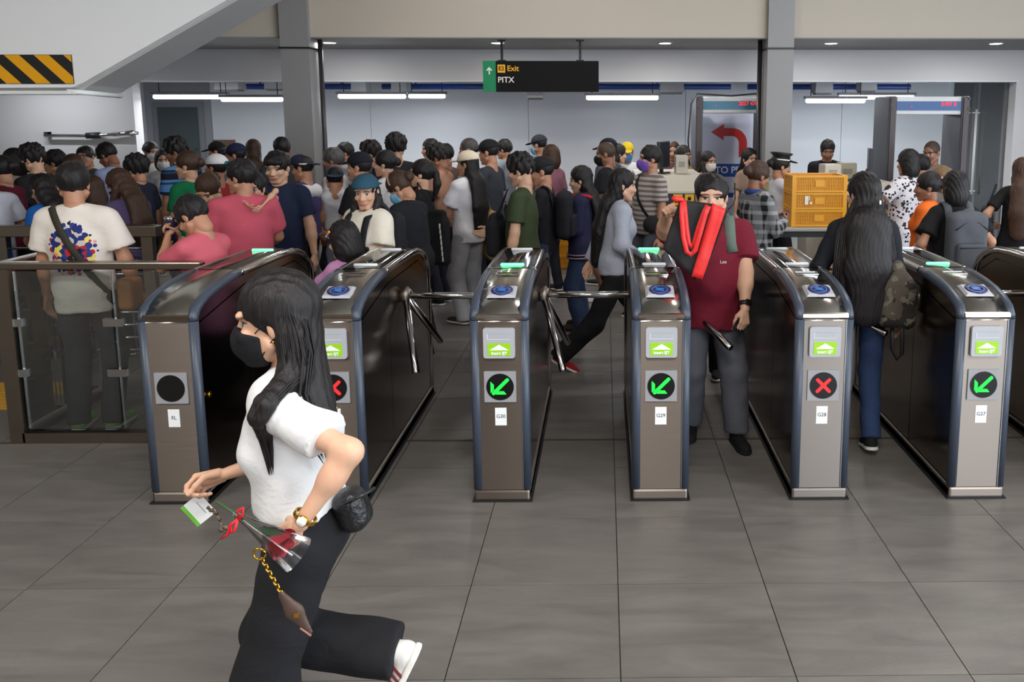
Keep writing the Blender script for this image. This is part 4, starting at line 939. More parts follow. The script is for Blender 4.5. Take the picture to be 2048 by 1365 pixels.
def cloth(rgb, pat=None):
    key = (rgb, pat)
    if key in _cl: return _cl[key]
    m, nt, b = new_mat('cloth'); N = nt.nodes; L = nt.links
    tc = N.new('ShaderNodeTexCoord'); base = lin(rgb)
    n = N.new('ShaderNodeTexNoise'); n.inputs['Scale'].default_value = 11; n.inputs['Detail'].default_value = 5; L.new(tc.outputs['Object'], n.inputs['Vector'])
    def mixc(fac, a, b_):
        x = N.new('ShaderNodeMix'); x.data_type = 'RGBA'
        if isinstance(fac, float): x.inputs[0].default_value = fac
        else: L.new(fac, x.inputs[0])
        for i, v in ((6, a), (7, b_)):
            if isinstance(v, tuple): x.inputs[i].default_value = v
            else: L.new(v, x.inputs[i])
        return x.outputs[2]
    def math_(op, a, b_=0.0):
        x = N.new('ShaderNodeMath'); x.operation = op
        for i, v in ((0, a), (1, b_)):
            if isinstance(v, float): x.inputs[i].default_value = v
            else: L.new(v, x.inputs[i])
        return x.outputs[0]
    sp = N.new('ShaderNodeSeparateXYZ'); L.new(tc.outputs['Object'], sp.inputs[0])
    col = mixc(n.outputs['Fac'], tuple(v * 0.88 for v in base[:3]) + (1,), tuple(min(1, v * 1.10) for v in base[:3]) + (1,))
    def stripe(ch, freq, thr): return math_('GREATER_THAN', math_('FRACT', math_('MULTIPLY', sp.outputs[ch], freq)), thr)
    if pat and pat[0] == 'stripe': col = mixc(stripe('Z', pat[2], pat[3]), col, lin(pat[1]))
    elif pat and pat[0] == 'stripe2':
        col = mixc(stripe('Z', pat[2], .55), col, lin(pat[1])); col = mixc(stripe('Z', pat[2] * 2.02, .8), col, lin(pat[3]))
    elif pat and pat[0] == 'plaid':
        a = stripe('Z', 13.0, .62); c = stripe('X', 14.0, .62); d = stripe('Y', 14.0, .62)
        s_ = math_('MULTIPLY', math_('ADD', a, math_('MAXIMUM', c, d)), 0.5); col = mixc(s_, col, lin(pat[1]))
    elif pat and pat[0] in ('floral', 'camo'):
        v = N.new('ShaderNodeTexVoronoi' if pat[0] == 'floral' else 'ShaderNodeTexNoise'); v.inputs['Scale'].default_value = pat[2]; L.new(tc.outputs['Object'], v.inputs['Vector'])
        f = math_('LESS_THAN', v.outputs['Distance' if pat[0] == 'floral' else 'Fac'], pat[3]); col = mixc(f, col, lin(pat[1]))
        if pat[0] == 'camo':
            v2 = N.new('ShaderNodeTexNoise'); v2.inputs['Scale'].default_value = pat[2] * 1.7; L.new(tc.outputs['Object'], v2.inputs['Vector'])
            col = mixc(math_('GREATER_THAN', v2.outputs['Fac'], .58), col, lin(pat[4]))
        else: 
            v2 = N.new('ShaderNodeTexNoise'); v2.inputs['Scale'].default_value = pat[2] * .8; L.new(tc.outputs['Object'], v2.inputs['Vector'])
            col = mixc(math_('GREATER_THAN', v2.outputs['Fac'], .60), col, lin(pat[1]))
    elif pat and pat[0] == 'heather':
        v = N.new('ShaderNodeTexNoise'); v.inputs['Scale'].default_value = 260; L.new(tc.outputs['Object'], v.inputs['Vector']); col = mixc(v.outputs['Fac'], col, lin(pat[1]))
    elif pat and pat[0] == 'print':       # a flat multicoloured print on the back of a tee
        x = math_('DIVIDE', sp.outputs['X'], .150); z = math_('DIVIDE', math_('SUBTRACT', sp.outputs['Z'], pat[1]), .185)
        r = math_('ADD', math_('MULTIPLY', x, x), math_('MULTIPLY', z, z))
        v = N.new('ShaderNodeTexVoronoi'); v.inputs['Scale'].default_value = 38; L.new(tc.outputs['Object'], v.inputs['Vector'])
        rr = math_('ADD', r, math_('MULTIPLY', v.outputs['Distance'], .55))
        inside = math_('MULTIPLY', math_('LESS_THAN', rr, .95), math_('LESS_THAN', sp.outputs['Y'], -.02))
        cr = N.new('ShaderNodeValToRGB'); cr.color_ramp.interpolation = 'CONSTANT'
        es = cr.color_ramp.elements; es[0].color = lin((36, 48, 112)); es[0].position = 0
        for pos, cc in ((.34, (196, 186, 178)), (.46, (176, 44, 52)), (.58, (232, 206, 96)), (.68, (48, 62, 128)), (.82, (226, 150, 140)), (.92, (30, 30, 46))):
            q = es.new(pos); q.color = lin(cc)
        s2 = N.new('ShaderNodeSeparateColor'); L.new(v.outputs['Color'], s2.inputs[0]); L.new(s2.outputs[0], cr.inputs[0])
        es[-1].color = lin((226, 216, 208)) if es[-1].position > .95 else es[-1].color
        col = mixc(inside, col, cr.outputs[0])
    L.new(col, b.inputs['Base Color'])
    b.inputs['Roughness'].default_value = 0.85; b.inputs['Specular IOR Level'].default_value = 0.25
    bp = N.new('ShaderNodeBump'); bp.inputs['Strength'].default_value = 0.35; bp.inputs['Distance'].default_value = 0.012
    n2 = N.new('ShaderNodeTexNoise'); n2.inputs['Scale'].default_value = 16; n2.inputs['Detail'].default_value = 6; n2.inputs['Distortion'].default_value = .8
    mp = N.new('ShaderNodeMapping'); mp.inputs['Scale'].default_value = (1, 1, 1.6); L.new(tc.outputs['Object'], mp.inputs[0]); L.new(mp.outputs[0], n2.inputs['Vector'])
    L.new(n2.outputs['Fac'], bp.inputs['Height']); L.new(bp.outputs[0], b.inputs['Normal'])
    _cl[key] = m; return m
# ================================================================== people
SKIN = {'l': lin((212, 166, 138)), 'm': lin((186, 136, 108)), 't': lin((156, 108, 84))}
ARMS = {'down': (.235, .03, .80), 'relax': (.225, .12, .86), 'front': (.12, .29, 1.02), 'phone': (.06, .27, 1.13), 'strap': (.11, .15, 1.20), 'belly': (.06, .20, .97), 'fwd': (.19, .44, 1.04), 'back': (.22, -.20, .87), 'up': (.10, .24, 1.30)}
def ik(a, t, l1, l2, hint):
    a, t, hint = Vector(a), Vector(t), Vector(hint); d = t - a; L = min(max(d.length, abs(l1 - l2) + .01), (l1 + l2) * .998); dn = d.normalized()
    x = (l1 * l1 - l2 * l2 + L * L) / (2 * L); r = math.sqrt(max(0, l1 * l1 - x * x)); q = hint - dn * hint.dot(dn)
    q = q.normalized() if q.length > 1e-5 else dn.orthogonal().normalized()
    return a + dn * x + q * r, a + dn * L
def frame(ex, ey, ez, o): return Matrix(((ex[0], ey[0], ez[0], o[0]), (ex[1], ey[1], ez[1], o[1]), (ex[2], ey[2], ez[2], o[2]), (0, 0, 0, 1)))
def person(label, x, y, h, face, g='m', hair='short', hc='k', skin='m', top=(120, 120, 120), tpat=None, sleeve='s', bot=(40, 42, 52), bpat=None, btype='long', shoe=(40, 40, 42), sole=None, la='down', ra='down',
           lh='relax', rh='relax', head=(0, 6), lean=0, fat=0.0, cap=None, capback=False, mask=None, step=0.0, feet=None, fit=.012, hem=.82, L=.34, tuck=False, res=None, z0=0.0, palm=(None, None), loose=.03, capz=0.0, seed=None, hres=None, legfit=None, eh=None, headtop=True, neckcut=.0, hw=1.0, hairw=1.0, al=1.0, wrk=None):
    seed = len(bpy.data.objects) * .37 if seed is None else seed
    res = res or (.0085 if y < 5.0 else .0122 if y < 7.1 else .0152 if y < 8.8 else .019)
    hr = hres or (.0056 if y < 6.6 else .0070 if y < 8.6 else .0085)
    fem, child = g == 'f', h < 1.42
    hs = (.97 if fem else 1.0) if not child else .88 + .12 * max(0, (h - 1.0)) / .42
    b = (h - .225 * hs) / 1.425; eye = h - .118 * hs; w = (.92 if fem else 1.06) * (b if not child else b * .95); dp = b
    cl, sl = math.cos(math.radians(lean)), math.sin(math.radians(lean)); zc = .93 * b
    def T(p): return np.array((p[0], p[1] * cl + (p[2] - zc) * sl, (p[2] - zc) * cl - p[1] * sl + zc))
    root = thing('person', label, 'person', (x, y, z0), math.radians(face), group='people')
    I = dict(root=root, b=b, T=T)
    # ---------------- joints
    hipx = .088 * b; lt, ls = .408 * b, .395 * b
    if feet is None: feet = ((-.10 * b, step * .5, 0, 6, 0), (.10 * b, -step * .5, 0, -6, 28 if step > .25 else 0))
    drop = .12 * step * step
    hipz = .862 * b - drop
    J = {}
    for i, sd in ((0, -1), (1, 1)):
        fx, fy, fz, fyaw, fp = feet[i]; lift = .105 * math.sin(math.radians(max(fp, 0))) if fp < 60 else .12
        hp = Vector((sd * hipx, 0, hipz)); fwd = Matrix.Rotation(math.radians(fyaw), 3, 'Z') @ Vector((0, 1, 0))
        an = Vector((fx, fy, .078 * b + fz + lift)); kn, an = ik(hp, an, lt, ls, fwd + Vector((sd * .06, 0, 0)))
        J['hip', sd], J['knee', sd], J['ank', sd], J['fd', sd], J['fp', sd] = hp, kn, an, fyaw, fp
    aw = .162 * w + (.02 * fat)
    for i, sd, a, hint in ((0, -1, la, (-.5, -.7, -.5)), (1, 1, ra, (.5, -.7, -.5))):
        if eh and eh[i] is not None: hint = eh[i]
        tg = ARMS[a] if isinstance(a, str) else a; tg = Vector((tg[0] * sd if isinstance(a, str) else tg[0], tg[1], tg[2])) * b
        tg.x += sd * .10 * fat if isinstance(a, str) else 0
        if isinstance(a, str): tg = Vector(T(tg)) if a not in ('down',) else tg + Vector((0, sl * .28, 0))
        sh = Vector(T((sd * aw, -.005, 1.322 * b))); el_, wr = ik(sh, tg, .268 * b * al, .238 * b * al, hint)
        J['sh', sd], J['el', sd], J['wr', sd] = sh, el_, wr
    # ---------------- skin body
    am = (.82 if fem else 1.0) * (.80 if child else 1.0) * (1 + .25 * fat); rl = (.95 if fem else 1.0) * (.78 if child else 1.0) * (1 + .22 * fat)
    def torso(o):
        t = [el(T((0, 0, 1.21 * b)), (.150 * w + o + .03 * fat, .103 * dp + o + .03 * fat, .175 * b + o)), rc(T((-.118 * w, -.005, 1.318 * b)), T((.118 * w, -.005, 1.318 * b)), .056 * b + o, .056 * b + o),
             el(T((0, .012 + .055 * fat, 1.03 * b)), (.128 * w + .05 * fat + o, .094 * dp + .075 * fat + o, .165 * b + o)), el((0, -.008, .905 * b), ((.150 if fem else .142) * b + .04 * fat + o, .112 * dp + .04 * fat + o, .125 * b + o)),
             rc(T((0, -.02, 1.375 * b)), T((-.105 * w, -.01, 1.335 * b)), .038 + o * .7, .042 + o), rc(T((0, -.02, 1.375 * b)), T((.105 * w, -.01, 1.335 * b)), .038 + o * .7, .042 + o)]
        if fem and not child:
            for s in (-1, 1): t.append(el(T((s * .064 * w, .072 * dp, 1.185 * b)), (.058 * b + o, .050 * b + o, .062 * b + o)))
        return t
    hm = Matrix.Rotation(math.radians(head[0]), 4, 'Z') @ Matrix.Rotation(math.radians(-head[1] - lean * .55), 4, 'X')
    if len(head) > 2: hm = hm @ Matrix.Rotation(math.radians(head[2]), 4, 'Y')
    piv = Vector(T((0, -.012, eye - .085 * hs))); HM = Matrix.Translation(piv) @ hm @ Matrix.Translation((0, .012 * hs, .085 * hs)) @ Matrix.Diagonal((hs * hw, hs, hs, 1))
    I['HM'] = HM
    nb = np.array(HM @ Vector((0, -.028, -.070)))
    pr = torso(-.006) + [rc(T((0, -.022, 1.34 * b)), nb, .056 * (.9 if fem else 1.02) * hs, .050 * (.9 if fem else 1.02) * hs)]
    for sd in (-1, 1):
        pr += [rc(J['sh', sd], J['el', sd], .046 * am * b, .038 * am * b), rc(J['el', sd], J['el', sd].lerp(J['wr', sd], .35), .037 * am * b, .037 * am * b), rc(J['el', sd].lerp(J['wr', sd], .3), J['wr', sd], .037 * am * b, .0235 * am * b)]
        if btype == 'short' or y < 5: pr += [rc(J['hip', sd], J['knee', sd], .076 * rl * b, .050 * rl * b), rc(J['knee', sd], J['knee', sd].lerp(J['ank', sd], .35), .050 * rl * b, .052 * rl * b)]
        if btype == 'short' or y < 5: pr += [rc(J['knee', sd].lerp(J['ank', sd], .35), J['ank', sd], .052 * rl * b, .036 * rl * b)]
    rb_ = max(res * 1.3, .0085); V, Q = mesh_sdf(pr, rb_, .03 if rb_ < .018 else .036)
    sk = np.array(SKIN[skin][:3]) * (1 + .06 * math.sin(seed * 7)); parts = [(V, Q, np.tile(sk, (len(V), 1)))]
    HV, HQ, HWt = head_mesh(hr); M = np.array(HM); browc = np.array((.02, .016, .014)) if hc != 'g' else np.array((.06, .055, .05))
    parts.append((HV @ M[:3, :3].T + M[:3, 3], HQ, tint_head(HWt, sk, browc)))
    hand_h = .0036 if y < 3 else .0056 if y < 6.6 else .0080
    hsz = (.90 if fem else 1.0) * (.82 if child else 1.0) * b
    for i, sd, pose in ((0, -1, lh), (1, 1, rh)):
        d = (J['wr', sd] - J['el', sd]).normalized(); p = Vector(palm[i]) if palm[i] is not None else Vector((-sd, 0, .35 if d.z > -.8 else 0))
        if palm[i] is not None and len(palm[i]) == 6: d = Vector(palm[i][3:]).normalized(); p = Vector(palm[i][:3])
        p = (p - d * p.dot(d)).normalized(); ex = p * (-1 if sd > 0 else 1); ez = -d; ey = ez.cross(ex)
        V, Q = hand_mesh(hand_h, pose); V = V * hsz
        if sd < 0: V = V * np.array((-1, 1, 1)); Q = Q[:, ::-1]
        M = np.array(frame(ex, ey, ez, J['wr', sd])); parts.append((V @ M[:3, :3].T + M[:3, 3], Q, np.tile(sk, (len(V), 1))))
        I['hand', sd] = frame(ex, ey, ez, J['wr', sd]); I['palmp', sd] = J['wr', sd] + d * .075 * hsz + p * .028 * hsz
    off = 0; VV, QQ, CC = [], [], []
    for V, Q, c in parts: VV.append(V); QQ.append(Q + off); CC.append(c); off += len(V)
    obj('body', np_mesh('body', np.concatenate(VV), np.concatenate(QQ), np.concatenate(CC)), M_SKIN, root)
    # ---------------- top
    o = fit; sp = []
    hz = hem * b
    for p in torso(o): p['clip'] = list(p['clip']) + [((0, 0, -1), -hz)]; sp.append(p)
    dr = .150 * w + .05 * fat + o * .8; dl = (.152 if fem else .144) * b + .045 * fat + o * .9
    sp.append(rc(T((0, .004 + .02 * fat, 1.14 * b)), (0, .002 + .03 * fat, max(hz - .06, .80 * b)), dr, max(dl, dr * .96), ((0, 1, 0), 1.36 - .12 * fat), [((0, 0, -1), -hz)]))
    if hem < .75:
        for sd in (-1, 1): sp.append(rc(J['hip', sd], J['knee', sd], .086 * rl * b + o, .075 * rl * b + o, None, [((0, 0, -1), -hz)]))
    if sleeve != 'n':
        for sd in (-1, 1):
            s0, e0, w0 = J['sh', sd], J['el', sd], J['wr', sd]; dn = np.array((e0 - s0).normalized())
            if sleeve == 's':
                t = s0.lerp(e0, .70); sp.append(rc(s0, e0, .049 * am * b + o * .9, .046 * am * b + o + loose * .5, None, [(dn, float(np.array(t) @ dn))]))
            else:
                fl = s0.lerp(e0, 1); sp.append(rc(s0, e0, .049 * am * b + o, .043 * am * b + o)); d2 = np.array((w0 - e0).normalized()); t = e0.lerp(w0, .93); sp.append(rc(e0, w0, .042 * am * b + o, .030 * am * b + o, None, [(d2, float(np.array(t) @ d2))]))
    ncut = [el(T((0, .012 + neckcut * .3, (1.412 - neckcut * .4) * b)), (.062 * b * (1 + neckcut), .066 * b * (1 + neckcut), .040 * b * (1 + neckcut * 2)))]
    V, Q = mesh_sdf(sp, res, .028, ncut, .006, ripples(wrk or (.0035 if res > .012 else .0050), seed=seed))
    I['top'] = sp; I['shirt'] = obj('shirt', np_mesh('shirt', V, Q), cloth(tuple(top), tpat), root)
    # ---------------- trousers / shorts
    lf = fit if legfit is None else legfit
    tp = [el((0, -.008, .905 * b), ((.150 if fem else .142) * b + .04 * fat + .007, .112 * dp + .04 * fat + .007, .125 * b), None, [((0, 0, 1), 1.0 * b)])]
    for sd in (-1, 1):
        hp, kn, an = J['hip', sd], J['knee', sd], J['ank', sd]
        if btype == 'short':
            dn = np.array((kn - hp).normalized()); t = hp.lerp(kn, .80); tp.append(rc(hp, kn, .080 * rl * b + .008, .064 * rl * b + .022, None, [(dn, float(np.array(t) @ dn))]))
        else:
            dn = np.array((an - kn).normalized()); t = kn.lerp(an, .93 if y < 5 else 1.02); fl = lf * (1.0 if btype != 'wide' else 1.0)
            tp += [rc(hp, kn, .079 * rl * b + lf * .5, .055 * rl * b + lf), rc(kn, an + (an - kn).normalized() * .03, .055 * rl * b + lf, .042 * rl * b + lf * 1.25, None, [(dn, float(np.array(t) @ dn) + .03)])]
    V, Q = mesh_sdf(tp, res * 1.35, .03, (), .006, ripples(.004, seed=seed + 2)); obj('shorts' if btype == 'short' else 'trousers', np_mesh('trousers', V, Q), cloth(tuple(bot), bpat), root)
    # ---------------- shoes
    for sd in (-1, 1):
        an, kn = J['ank', sd], J['knee', sd]; Rf = Matrix.Rotation(math.radians(J['fd', sd]), 4, 'Z') @ Matrix.Rotation(math.radians(-J['fp', sd]), 4, 'X'); s = b * (.92 if fem else 1.02)
        M = Matrix.Translation(an) @ Rf @ Matrix.Diagonal((s, s, s, 1)) @ Matrix.Translation((0, .03, -.076))
        so = obj_m('shoe', SHOEM[0], cloth(tuple(shoe)), root, M); obj_m('sole', SHOEM[1], cloth(tuple(sole or (210, 208, 204))), so)
        I['foot', sd] = M
    # ---------------- hair, cap, mask
    hh = .0062 if y < 6.6 else .0085
    if hair in ('long', 'longf'):
        A = np.array(HM); Rm = A[:3, :3] / (hs); c0 = lambda p: np.array(HM @ Vector(p))
        cap_ = el(c0((0, -.018, .035)), np.array((.087, .104, .098)) * hs * (.93 if cap is not None else 1.0), Rm); cut = el(c0((0, .135, -.045)), np.array((.092, .085, .125)) * hs, Rm); cut2 = el(c0((0, .085, -.05)), np.array((.068, .095, .115)) * hs, Rm)
        yb = -.118 * dp - .02 - (.02 if fem else 0); zt = 1.345 * b
        m1 = T((0, yb * .82, zt)); m2 = T((0, yb, max(zt - L * .5, .6))); m3 = T((0, yb + .01, max(zt - L, .5)))
        fl = ((0, 1, 0), 2.1)
        hp_ = [cap_, el(c0((0, -.045, -.05)), np.array((.085, .070, .115)) * hs, Rm), rc(c0((0, -.055, -.08)), m1, .080 * hs, .100 * w * hairw, fl), rc(m1, m2, .100 * w * hairw, .108 * w * hairw, fl), rc(m2, m3, .108 * w * hairw, .085 * w * hairw, fl)]
        if hair == 'longf':
            for s in (-1, 1):
                q0, q1, q2 = c0((s * .078, -.01, -.04)), T((s * .085, .045, 1.33 * b)), T((s * .085, .125 * dp, (1.33 - .5 * L) * b)); q3 = T((s * .08, .13 * dp, 1.33 * b - L * .85))
                hp_ += [rc(q0, q1, .026, .032), rc(q1, q2, .032, .028, ((0, 1, 0), 1.5)), rc(q2, q3, .028, .012, ((0, 1, 0), 1.5))]
        V, Q = mesh_sdf(hp_, max(hh, .0078 if y < 7 else .0105), .02, [cut, cut2], .006, strands(.0028)); I['hair'] = obj('hair', np_mesh('hair', V, Q), HAIRC[hc], root)
    elif hair != 'bald':
        I['hair'] = obj_m('hair', hair_mesh('buzz' if cap is not None else hair, hh), HAIRC[hc], root, HM)
    if cap is not None:
        Mc = HM @ Matrix.Translation((0, 0, capz)) @ (Matrix.Rotation(PI, 4, 'Z') if capback else Matrix.Identity(4))
        co_ = obj_m('cap', CAPM[0], cloth(tuple(cap)), root, Mc); obj_m('brim', CAPM[1], cloth(tuple(cap)), co_)
        I['cap'] = co_
    if mask is not None:
        mo = obj_m('face_mask', MASKM, cloth(tuple(mask)), root, HM); obj_m('ear_loop', LOOPM, cloth(tuple(mask)), mo); I['mask'] = mo
    I['J'] = J; I['wm'] = Matrix.Translation((x, y, z0)) @ Matrix.Rotation(math.radians(face), 4, 'Z'); I['h'] = h
    return I
def surf(I, o, d, off=.006, key='top'):
    """point on the clothing surface: march from outside along -d towards o (person-local)"""
    o, d = np.array(o, float), np.array(d, float); d /= np.linalg.norm(d); best = None
    t = np.linspace(.45, 0, 90); P = o + t[:, None] * d
    D = np.min([prim_d(p, P[:, 0], P[:, 1], P[:, 2]) for p in I[key]], 0)
    k = np.argmax(D < 0.006); k = len(t) - 1 if not (D < 0.006).any() else k
    return P[k] + d * off
def ribbon(path, nrm, wd, th=.004):
    m = MB(); n = len(path); v = []; f = []
    for i in range(n):
        p = Vector(path[i]); t = (Vector(path[min(i + 1, n - 1)]) - Vector(path[max(i - 1, 0)])).normalized(); nn = Vector(nrm[i]).normalized(); s = t.cross(nn).normalized() * wd / 2
        v += [p - s, p + s, p + s + nn * th, p - s + nn * th]
    for i in range(n - 1):
        a, c = 4 * i, 4 * i + 4
        for e in range(4): f.append((a + e, a + (e + 1) % 4, c + (e + 1) % 4, c + e))
    f += [(0, 3, 2, 1), (4 * n - 4, 4 * n - 3, 4 * n - 2, 4 * n - 1)]
    return m.add(v, f, True)
def sash(I, side, wd=.03, zlow=.95, n=28):
    """crossbody strap: over one shoulder, round to the opposite hip; person-local ribbon"""
    b, T = I['b'], I['T']; top = np.array((side * .085 * b, 0, 1.345 * b)); low = np.array((-side * .15 * b, 0, zlow * b)); mid = (top + low) / 2; ax = (top - low) / 2; L = np.linalg.norm(ax); u = ax / L
    P, Nn = [], []
    for k in range(n + 1):
        a = 2 * PI * k / n; d = u * math.cos(a) + np.array((0, 1, 0)) * math.sin(a); o = mid + u * math.cos(a) * L * .85
        dd = d * np.array((1, 1, 1)); P.append(surf(I, T(o), dd if abs(math.sin(a)) > .25 else u * np.sign(math.cos(a)) + np.array((0, .35 * math.sin(a), 0)))); Nn.append(d)
    return ribbon(P, Nn, wd)
def worn(I, name, label, cat):
    """an empty standing in the frame of a person, for things worn or held by them"""
    r = I['root']; o = thing(name, label, cat, r.location, r.rotation_euler.z); return o
def backpack(I, label, rgb, pat=None, side=-1, sc=1.0, straps=True, zc=1.14, strap_rgb=None):
    t = worn(I, 'backpack', label, 'backpack'); b, T = I['b'], I['T']; s = b * sc; m = cloth(tuple(rgb), pat); yb = side
    P0 = surf(I, T((0, 0, zc * b)), (0, yb, 0), 0)[1]
    c = np.array((0, P0 + yb * .075 * s, zc * b))
    V, Q = mesh_sdf([bx(c, (.145 * s, .072 * s, .215 * s), .06 * s), el(c + (0, 0, .13 * s), (.14 * s, .07 * s, .10 * s))], .010, .03, (), .006, ripples(.002)); obj('pack', np_mesh('pack', V, Q), m, t)
    V, Q = mesh_sdf([bx(c + (0, yb * .075 * s, -.09 * s), (.115 * s, .03 * s, .10 * s), .03 * s)], .009, .02, (), .006, ripples(.001)); obj('pocket', np_mesh('pocket', V, Q), m, t)
    MB().tube([tuple(c + (-.10 * s, yb * .108 * s, -.02 * s)), tuple(c + (.10 * s, yb * .108 * s, -.02 * s))], .004, 6).build('zip', M_DARK, t); MB().tube([tuple(c + (-.12 * s, yb * .07 * s, .10 * s)), tuple(c + (-.05 * s, yb * .074 * s, .15 * s)), tuple(c + (.05 * s, yb * .074 * s, .15 * s)), tuple(c + (.12 * s, yb * .07 * s, .10 * s))], .004, 6).build('zip', M_DARK, t)
    MB().tube([tuple(c + (-.03 * s, 0, .20 * s)), tuple(c + (-.02 * s, 0, .235 * s)), tuple(c + (.02 * s, 0, .235 * s)), tuple(c + (.03 * s, 0, .20 * s))], .009, 6).build('handle', m, t)
    if straps:
        for sx in (-1, 1):
            P, Nn = [], []
            for a in np.linspace(-.6, 3.0, 15):
                d = np.array((0, yb * math.cos(a), math.sin(a)));
                zz = 1.30 - (0.16 * max(0, -math.cos(a)) if a > PI / 2 else 0) ; o = T((sx * .095 * b, 0, (zz if a <= PI / 2 else 1.30 - .22 * (a - PI / 2)) * b))
                if a > PI / 2: d = np.array((0, -yb, max(0, .9 - 1.2 * (a - PI / 2)))); 
                P.append(surf(I, o, d)); Nn.append(d)
            ribbon(P, Nn, .055 * s, .010).build('strap', cloth(tuple(strap_rgb or rgb), pat), t)
    return t
def phone(I, sd, label, rgb=(30, 30, 34), rot=0.0, card=False, dims=None, scr=True):
    t = worn(I, 'card' if card else 'smartphone', label, 'card' if card else 'phone'); F = I['hand', sd]; p = I['palmp', sd]
    M = F.copy(); M.translation = p; M = M @ Matrix.Rotation(rot, 4, 'X'); dm = dims or ((.003, .054, .086) if card else (.009, .072, .150))
    o = MB().box((0, 0, -.02), dm, bev=.0 if card else .003).build('case', plain('phone%d_%d' % (rgb[0], rgb[2]), rgb, .35), t); o.matrix_local = M
    if scr and not card:
        q = MB().box((-sd * (dm[0] / 2 + .0004), 0, -.02), (.0008, dm[1] * .9, dm[2] * .9)).build('screen', plain('phone_screen', (28, 34, 48), .12), t); q.matrix_local = M
    return t
person('person in a maroon top at the left frame edge', -5.094, 7.447, 1.562, 80, g='f', hair='bun', top=(92, 28, 42), head=(0, 10), la='belly', ra='belly')
I_wl = person('person in a white shirt cut off by the left edge, holding a phone', -4.915, 6.995, 1.542, 60, top=(206, 208, 222), hair='short', ra=(0.26, 0.28, 1.0), rh='hold', bot=(96, 104, 116))
person('dark-haired person in a grey-beige top near the left edge', -5.491, 8.200, 1.597, 90, g='f', hair='bob', top=(150, 144, 134), head=(0, 4))
person('man with spiky hair and dark mask facing left, near the left edge', -5.115, 7.899, 1.639, 85, hair='spiky', top=(40, 40, 44), mask=(28, 28, 30), skin='l')
person('short-haired man in black behind the man with spiky hair', -5.362, 8.602, 1.569, 100, hair='short', top=(34, 34, 40), skin='m')
person('brown-haired woman hidden behind the man in the graphic tee', -5.007, 8.295, 1.538, 60, g='f', hair='bob', hc='b', top=(84, 70, 66))
person('woman in a slate top facing the camera with tilted head', -5.641, 9.600, 1.573, 170, g='f', hair='bun', top=(70, 74, 88), head=(8, 0, 10), skin='m')
person('man in a light blue shirt bowing his head, left of the corridor door', -4.831, 8.759, 1.656, 75, hair='short', top=(150, 164, 206), sleeve='l', head=(0, 30), lean=10, ra='phone', la='phone', skin='t')
person('long-haired girl in a blue top bent over her phone at the left', -4.400, 6.960, 1.448, 70, g='f', hair='long', L=0.25, top=(28, 96, 176), head=(-10, 22), ra='phone', la='phone', lean=8, skin='m')
I_tee = person('man in an off-white tee with a colourful back print, seen from behind', -3.110, 5.147, 1.625, 6, hair='short', top=(226, 216, 206), tpat=('print', 1.13), hem=0.76, fit=0.022, loose=0.05, bot=(62, 66, 74), bpat=('heather', (40, 42, 48)), legfit=0.018, shoe=(116, 168, 96), sole=(196, 198, 190), skin='m', la=(-0.27, 0.1, 0.82), ra=(0.25, 0.14, 0.86), head=(14, 2))
person('woman with long brown hair and grey top beside the man in the graphic tee', -4.386, 7.532, 1.387, 40, g='f', hair='long', hc='b', L=0.4, top=(110, 106, 108), head=(10, 15), ra='phone')
person('woman in a purple sweater and black mask with long brown hair, looking down', -3.747, 6.904, 1.497, 65, g='f', hair='longf', hc='b', L=0.3, top=(98, 84, 120), tpat=('heather', (70, 60, 92)), sleeve='l', mask=(24, 24, 26), head=(10, 30), lean=6, fat=0.35, la='phone', ra='phone', skin='m')
person('person with curly black hair in a dark blue top, left of the striped shirt', -4.252, 7.996, 1.537, 70, g='f', hair='curly', top=(30, 36, 54), head=(0, 8))
person('woman in a white mask and pale shirt by the corridor door', -5.664, 11.005, 1.577, -120, g='f', hair='bun', top=(188, 186, 180), mask=(206, 206, 206), skin='m', la='belly')
person('shorter masked person in grey beside the woman in the white mask', -5.276, 10.508, 1.497, -150, g='f', hair='bob', top=(150, 150, 154), mask=(200, 200, 202))
person('man in a blue and black striped shirt seen from behind', -4.005, 8.378, 1.689, 75, hair='spiky', top=(84, 132, 190), tpat=('stripe2', (24, 28, 40), 5.0, (40, 60, 96)), head=(20, 8), lean=6, skin='t')
person('woman with a bun in a green top', -3.557, 7.498, 1.596, 75, g='f', hair='bun', hc='b', top=(12, 104, 64), fat=0.35, head=(14, 4), skin='l', ra='belly')
person('woman in black looking down, between the two pink shirts', -2.945, 6.674, 1.489, 160, g='f', hair='bun', hc='b', top=(24, 24, 28), head=(10, 32), lean=8, skin='l', la='phone', ra='phone')
I_boy = person('boy in a pink tee bending over a dark tumbler', -2.362, 5.158, 1.451, 70, hair='short', top=(206, 98, 112), head=(0, 34), lean=7, ra=(0.04, 0.3, 1.36), la=(-0.04, 0.31, 1.38), rh='hold', lh='hold', skin='m', bot=(50, 54, 66))
I_dad = person('man in a heather pink tee carrying a child, seen from behind', -2.500, 6.047, 1.601, 25, hair='short', top=(206, 92, 108), tpat=('heather', (176, 74, 92)), fit=0.02, head=(48, 2), la=(-0.16, 0.3, 1.02), ra=(0.16, 0.32, 1.0), skin='m', fat=0.15, bot=(60, 60, 70))
person('big boy in a navy tee with white collar facing the camera, eyes lowered', -2.575, 6.919, 1.621, 175, hair='fringe', top=(30, 38, 62), head=(0, 12), skin='l', fat=0.45, hw=1.1, la='down', ra='down', bot=(50, 52, 58))
person('man in a white cap and red shirt facing left', -3.593, 8.103, 1.546, 70, hair='short', cap=(214, 212, 216), top=(140, 34, 40), head=(0, -6), skin='t')
person('man in a navy cap, left of the woman in red', -3.846, 9.199, 1.611, 85, hair='short', cap=(34, 38, 66), top=(120, 122, 130), skin='m')
